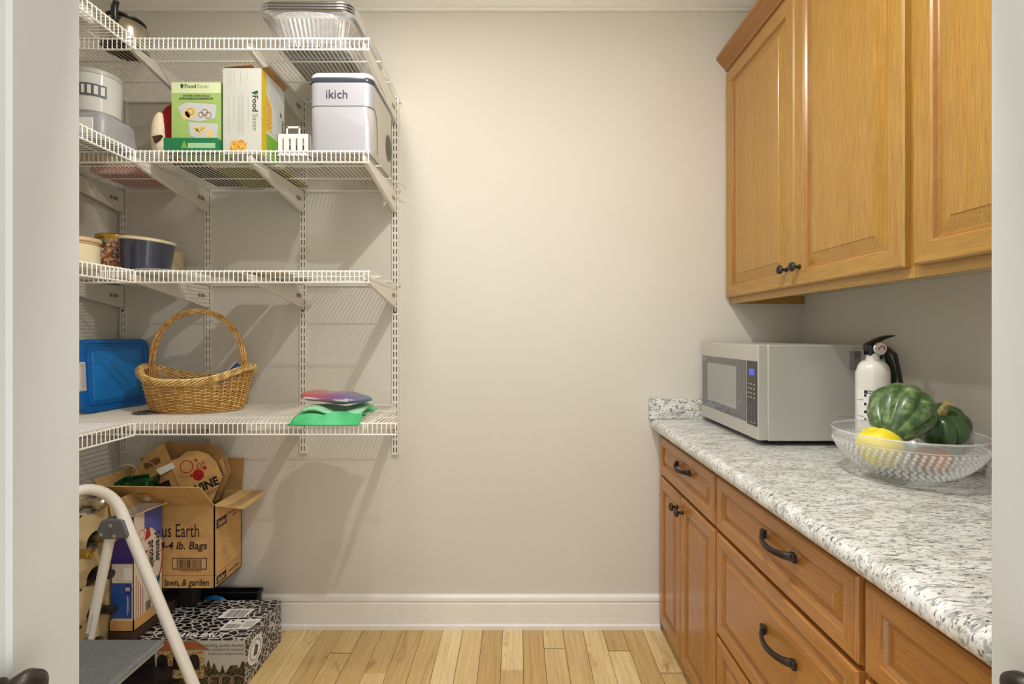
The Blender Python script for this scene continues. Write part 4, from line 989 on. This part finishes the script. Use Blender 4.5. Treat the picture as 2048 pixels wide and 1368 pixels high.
MB().poly(fh, [(-.13, .02), (-.07, .02), (-.07, .060), (-.125, .060)], .001).build('dark_print', ink, t, flat=True)
# gift bag
t = thing('gift_bag', 'shiny green gift bag with paper cord handles in the open box', 'bag', (-1.562, 1.905, .635), (0, math.radians(4), math.radians(4)))
gb = M('green_foil_paper', (22, 96, 54), .25, coat=.6); setcol(gb, ramp(gb, noise(gb, coords(gb, (1, 1, 1)), 26, 3, .5, 1), [(.35, (8, 44, 26)), (.55, (24, 104, 58)), (.72, (96, 158, 116))]))
bump(gb, noise(gb, coords(gb, (1, 1, 1)), 30, 2), .5, .006)
b = MB(); b.loft([[Vector(p) for p in ((-.045, -.025, -.22), (.085, -.025, -.22), (.085, .025, -.22), (-.045, .025, -.22))], [Vector(p) for p in ((-.050, -.028, .052), (.096, -.030, .084), (.096, .022, .088), (-.050, .024, .060))]], True, True, False); b.build('bag_body', gb, t, solid=.001)
for yy, oo in ((-.026, -.020), (.020, .020)): 
    P = []
    for q in range(17): a = PI*q/16; P.append((oo+.012-.048*math.cos(a), yy-.012*math.sin(a), .075+.055*math.sin(a)+.012*math.cos(a)*-1))
    MB().tube(P, .0018, 6).build('cord_handle', M('paper_cord', (206, 180, 132), .7), t, True)

# ---- protein carton on its tray
k0x, k1x, k0y, k1y = -1.478, -1.389, 1.702, 1.850; kz = .2065
t = thing('cardboard_tray', 'low cardboard tray under the protein shake carton', 'tray', ((k0x+k1x)/2, (k0y+k1y)/2, kz))
b = MB(); b.box(k0x, k1x, k0y, k0y+.003, kz, kz+.040); b.box(k0x, k1x, k1y-.003, k1y, kz, kz+.034); b.box(k1x-.003, k1x, k0y, k1y, kz, kz+.040); b.box(k0x, k0x+.003, k0y, k1y, kz, kz+.04); b.box(k0x, k1x, k0y, k1y, kz, kz+.003)
b.build('tray_body', kraft, t, world=True)
p0x, p1x, p0y, p1y, pz0, pz1 = -1.474, -1.3935, 1.707, 1.845, kz+.0035, .622
t = thing('shake_carton', 'white, blue and purple protein shake carton, opened at the top', 'box', ((p0x+p1x)/2, (p0y+p1y)/2, pz0))
b = MB(); w = .002
b.box(p0x, p1x, p0y, p0y+w, pz0, pz1); b.box(p0x, p1x, p1y-w, p1y, pz0, pz1); b.box(p0x, p0x+w, p0y, p1y, pz0, pz1); b.box(p1x-w, p1x, p0y, p1y, pz0, pz1); b.box(p0x, p1x, p0y, p1y, pz0, pz0+w)
b.build('box_body', M('print_offwhite', (228, 216, 200), .5), t, world=True)
F, R, T = boxfaces(p0x, p1x, p0y, p1y, pz0); wf_ = p1x-p0x; hh = pz1-pz0
pur = M('print_purple', (62, 44, 120), .45); blu = M('print_blue', (40, 84, 168), .45); lil = M('print_periwinkle', (84, 100, 176), .45); red = M('print_red', (190, 34, 38), .45)
m_ = MB().rect(F, 0, .240, wf_, hh-.002); m_.disc(F, wf_-.020, .148, .016, .0012); m_.build('purple_print', pur, t, world=True, flat=True)
m_ = MB().rect(F, 0, .042, wf_-.006, .170); m_.rect(F, 0, 0, wf_, .012); m_.build('blue_print', blu, t, world=True, flat=True)
m_ = MB()
for q in range(3): m_.rect(F, wf_-.029, .142+q*.005, wf_-.011, .1446+q*.005, .0016)
m_.rect(F, wf_-.022, .055, wf_-.020, .125, .0011); m_.rect(F, wf_-.017, .065, wf_-.0155, .120, .0011); m_.rect(F, wf_-.035, .180, wf_-.004, .225, .0009); m_.build('white_print', paper, t, world=True, flat=True)
dR = p1y-p0y
m_ = MB().poly(R, [(.050, hh-.003), (dR-.001, hh-.003), (dR-.001, .265), (.118, .300), (.085, .338), (.050, .345)]); m_.build('periwinkle_print', lil, t, world=True, flat=True)
m_ = MB().ring(R, .092, .220, .118, .012, .001, 20, -PI*.55, PI*.12, sx=.40); m_.rect(R, .047, .222, .064, .262, .001); m_.poly(R, [(.050, .300), (.080, .310), (.072, .345), (.060, .345)], .0012); m_.build('red_print', red, t, world=True, flat=True)
m_ = MB().text(R, 'premier', .105, .312, .038, .02, rot=-PI/2, sx=.95, e=.0014); m_.text(R, 'protein', .074, .290, .038, .02, rot=-PI/2, sx=.95, e=.0014); m_.build('lettering', ink, t, world=True, flat=True)
m_ = MB().text(R, '30g', .050, .255, .018, .02, rot=-PI/2, e=.0016); m_.build('lettering', paper, t, world=True, flat=True)
m_ = MB().disc(R, .112, .122, .015, .001, ry=.020); m_.build('seal_print', M('print_sky_blue', (96, 150, 204), .4), t, world=True, flat=True)
m_ = MB().ring(R, .036, .330, .020, .003, .001, 16, sx=.8)
for q in range(4): m_.rect(R, .010+q*.010, .03, .013+q*.010, .19-q*.02, .001)
m_.build('small_print', M('print_tan_text', (182, 128, 112), .5), t, world=True, flat=True)
m_ = MB()
for q in range(9): m_.rect(R, .055, .030+q*.0046, .080, .0325+q*.0046, .001)
m_.build('barcode', ink, t, world=True, flat=True)
m_ = MB().rect(R, .0695, .012, .0705, hh, .0013); m_.build('fold_line', M('fold_grey', (110, 100, 110), .6), t, world=True, flat=True)
flap([(p1x, p0y, pz1), (p1x, p1y, pz1), (p1x+.050, p1y-.040, pz1+.016), (p1x+.008, p0y, pz1+.006)], .002, m=kraftl, parent=t)
flap([(p0x+.005, p1y, pz1), (p1x-.006, p1y, pz1), (p1x-.014, p1y-.050, pz1+.052), (p0x+.020, p1y-.050, pz1+.050)], .002, m=kraft, parent=t)
flap([(p0x, p0y, pz1), (p0x, p1y, pz1), (p0x-.010, p1y-.03, pz1+.05), (p0x-.010, p0y, pz1+.05)], .002, m=kraftl, parent=t)
fn = lambda u, v, n: Vector((u, p1y-v*.96-.004, pz1+v)); m_ = MB().poly(fn, [(p1x-.050, .020), (p1x-.044, .036), (p1x-.024, .038), (p1x-.022, .026), (p1x-.032, .014), (p1x-.046, .012)], .001); m_.build('tear_patch', paper, t, world=True, flat=True)

# ---- wooden wine rack with bottles
pine = oak('pine', (200, 172, 120), (222, 200, 150), (234, 216, 172), 'Y', .6)
t = thing('wine_rack', 'stackable pale pine wine rack in the corner holding bottles', 'rack', (-1.59, 1.62, 0))
ry0, ry1, rz0, tier = 1.495, 1.757, .037, .126; cols = (1.550, 1.666)
def rack_board(xc, k):
    zb = rz0+k*tier; P = [(ry0, .006), (ry0+.006, 0)]
    for c0 in cols:
        for a in range(9): q = PI*a/8; P.append((c0-.036*math.cos(q), .046*math.sin(q)**.8 if 0 < a < 8 else 0))
    P += [(ry1-.012, 0), (ry1, .012), (ry1, tier-.012), (ry1-.012, tier-.002)]
    for c0 in cols[::-1]:
        for a in range(9): q = PI*a/8; P.append((c0+.036*math.cos(q), tier-.002-.017*math.sin(q)))
    P += [(ry0+.006, tier-.002), (ry0, tier-.008)]
    MB().prism(P, lambda u, v, n: Vector((xc+n, u, zb+v)), -.010, .010).build('rack_board', pine, t, world=True, bevel=.0015)
for k in range(5):
    for xc in (-1.503, -1.670): rack_board(xc, k)
for xc in (-1.503, -1.670): MB().box(xc-.010, xc+.010, ry0, ry1, 0, rz0-.002, .002).build('base_board', pine, t, world=True)
for k in range(1, 6):
    for yy in (ry0+.006, 1.608): MB().cyl((-1.68, yy, rz0+k*tier-.006), (-1.493, yy, rz0+k*tier-.006), .005, 8).build('dowel', pine, t, True, world=True)
def bottle(y, z, foilm, glassm, label, tip, kind='wine'):
    t = thing('wine_bottle', label, 'bottle', (tip-.28, y, z), (0, PI/2, 0), 'bottles in the pine wine rack')
    MB().lathe([(.0001, .03), (.033, .03), (.0355, .036), (.0355, .150), (.032, .180), (.018, .208), (.0145, .225), (.0140, .242)], n=24).build('bottle_body', glassm, t, True)
    if kind == 'wine': pr = [(.0148, .205), (.0150, .265), (.0158, .266), (.0158, .276), (.0140, .280), (.0001, .280)]
    elif kind == 'open': pr = [(.0150, .205), (.0150, .260), (.0165, .262), (.0165, .276), (.0140, .278), (.010, .274), (.0001, .268)]
    else: pr = [(.0200, .185), (.0175, .215), (.0165, .238), (.0195, .244), (.0205, .256), (.0195, .272), (.012, .280), (.0001, .280)]
    MB().lathe(pr, n=24).build('capsule', foilm, t, True, angle=40)
gg = M('bottle_glass_dark', (26, 34, 24), .08, coat=.8); gl = M('bottle_glass_pale', (190, 180, 140), .12, coat=.5)
silf = M('silver_foil', (206, 196, 172), .25, .9); bump(silf, noise(silf, coords(silf, (1, 1, 1)), 90, 3), .6, .003)
gof = M('gold_foil', (186, 152, 78), .3, .8); blf = M('black_foil', (34, 34, 38), .35)
bz = lambda k: rz0+k*tier+.0185
bottle(cols[1], bz(5), silf, gl, 'bottle with crinkled silver foil neck, topmost in the rack', -1.456, 'champagne')
bottle(cols[1], bz(4), gof, gg, 'dark bottle with gold neck, behind the hinge of the step ladder', -1.425)
bottle(cols[0], bz(4), gof, gl, 'bottle with gold ringed open neck, nearest in the upper rack', -1.400, 'open')
bottle(cols[1], bz(3), blf, gg, 'dark bottle with black capsule in the middle of the rack', -1.436)
bottle(cols[1], bz(2), blf, gg, 'dark bottle with black capsule, just above the ladder step', -1.426)
bottle(cols[1], bz(1), blf, gg, 'dark bottle with black capsule, lowest in the rack behind the step', -1.445)

# ---- step ladder, seen from its side
LY0, LY1 = 1.13, 1.545
t = thing('step_ladder', 'white tubular folding step ladder with grey steps at the left door leaf', 'ladder', (-1.2, 1.35, 0))
tubm = M('white_tube', (236, 232, 224), .28, coat=.3); gpl = speckled('grey_step_plastic', (118, 122, 122), .04, 60, .55)
H1 = pt(262, 1070, LY1); foot = pt(262+.40*(1463-1070)*.985, 1463, LY1); foot.z = .014
def rail(y):
    top = Vector((H1.x-.037, y, .775)); return top
r = .0165
d = (Vector((H1.x, LY1, H1.z))-foot).normalized()
# U-shaped front rail: up the far side, across the top, down the near side
P = [Vector((foot.x, LY1, foot.z)), Vector((H1.x, LY1, H1.z))]
A = Vector((H1.x, LY1, H1.z))+d*.085; P.append(A)
for q in range(1, 9):
    a = PI/2*q/8; R_ = .11; P.append(A+d*(R_*math.sin(a))+Vector((0, -R_*(1-math.cos(a)), 0)))
B = Vector((P[-1].x, LY0+.11, P[-1].z)); A2 = Vector((A.x, LY0, A.z)); P2 = []
for q in range(8, 0, -1):
    a = PI/2*q/8; P2.append(A2+d*(.11*math.sin(a))+Vector((0, .11*(1-math.cos(a)), 0)))
P += P2+[A2, Vector((H1.x, LY0, H1.z)), Vector((foot.x, LY0, foot.z))]
MB().tube(P, r, 16).build('front_rail', tubm, t, True, world=True, angle=60)
Rt = pt(222, 1072, LY1); Rb = pt(222-42*(1452-1072)/190*.93, 1452, LY1); Rb.z = .012; Rb.x = max(Rb.x, -1.462)
for y in (LY1, LY0): 
    MB().cyl((Rb.x, y, Rb.z), (Rt.x, y, Rt.z+.01), .0145, 16).build('rear_leg', tubm, t, True, world=True)
MB().cyl((Rb.x+.02, LY0, .12), (Rb.x+.02, LY1, .12), .010, 12).build('rear_brace', tubm, t, True, world=True)
for y in (LY1, LY0):
    for X in (foot.x, Rb.x): MB().cyl((X, y, 0), (X, y, .03), .019, 16).build('rubber_foot', rubber, t, True, world=True)
    # hinge bracket
    s_ = -1
    c0 = pt(236, 1056, LY1); c0.y = y-.021
    hp_ = [(-.050, -.020), (-.052, .005), (-.040, .030), (-.018, .036), (.024, .036), (.032, .030), (.050, -.018), (.044, -.028), (-.040, -.030)]
    hg = MB().prism(hp_, lambda u, v, n: Vector((c0.x+u, c0.y+n, c0.z+v)), 0, .040); ho = hg.build('hinge', M('hinge_grey', (98, 100, 102), .45), t, world=True, bevel=.006, seg=3)
    for u, v in ((-.034, -.012), (-.004, .017), (.008, -.017)):
        MB().cyl((c0.x+u, c0.y-.003, c0.z+v), (c0.x+u, c0.y+.002, c0.z+v), .0062, 14).build('rivet', chrome, ho, True, world=True)
def step(x0, x1, z, y0, y1):
    b = MB(); b.box(x0, x1, y0, y1, z-.030, z, .008); so_ = b.build('step', gpl, t, world=True, bevel=.003)
    g = MB(); n = 22
    for q in range(n): xx = x0+.012+(x1-x0-.030)*q/(n-1); g.box(xx-.0022, xx+.0022, y0+.01, y1-.012, z, z+.0014)
    g.build('tread_ribs', gpl, so_, world=True); MB().box(x1-.001, x1+.002, y0+.008, y1-.006, z-.019, z-.014).build('edge_strip', M('edge_pale', (150, 152, 150), .5), so_, world=True)
step(-1.435, -1.142, .300, LY0+.03, LY1-.022)
MB().cyl((-1.30, LY1-.03, .285), (Rb.x+.045, LY1-.01, .285), .006, 8).build('step_pin', chrome, t, True, world=True)
m_ = MB(); cc = (Vector((Rt.x, LY1, Rt.z))*.42+Vector((Rb.x, LY1, Rb.z))*.58); dd = (Vector((Rt.x, LY1, Rt.z))-Vector((Rb.x, LY1, Rb.z))).normalized(); uu = Vector((dd.z, 0, -dd.x))
fr_ = lambda u, v, n: cc+dd*u+uu*v+Vector((0, -.0148-n, 0))
m_.rect(fr_, -.05, -.007, .11, -.006); m_.rect(fr_, -.05, .006, .11, .007); m_.text(fr_, 'CAUTION', -.04, -.004, .013, .02, sx=1.4); m_.build('warning_label', M('label_maroon', (120, 70, 80), .6), t, world=True, flat=True)
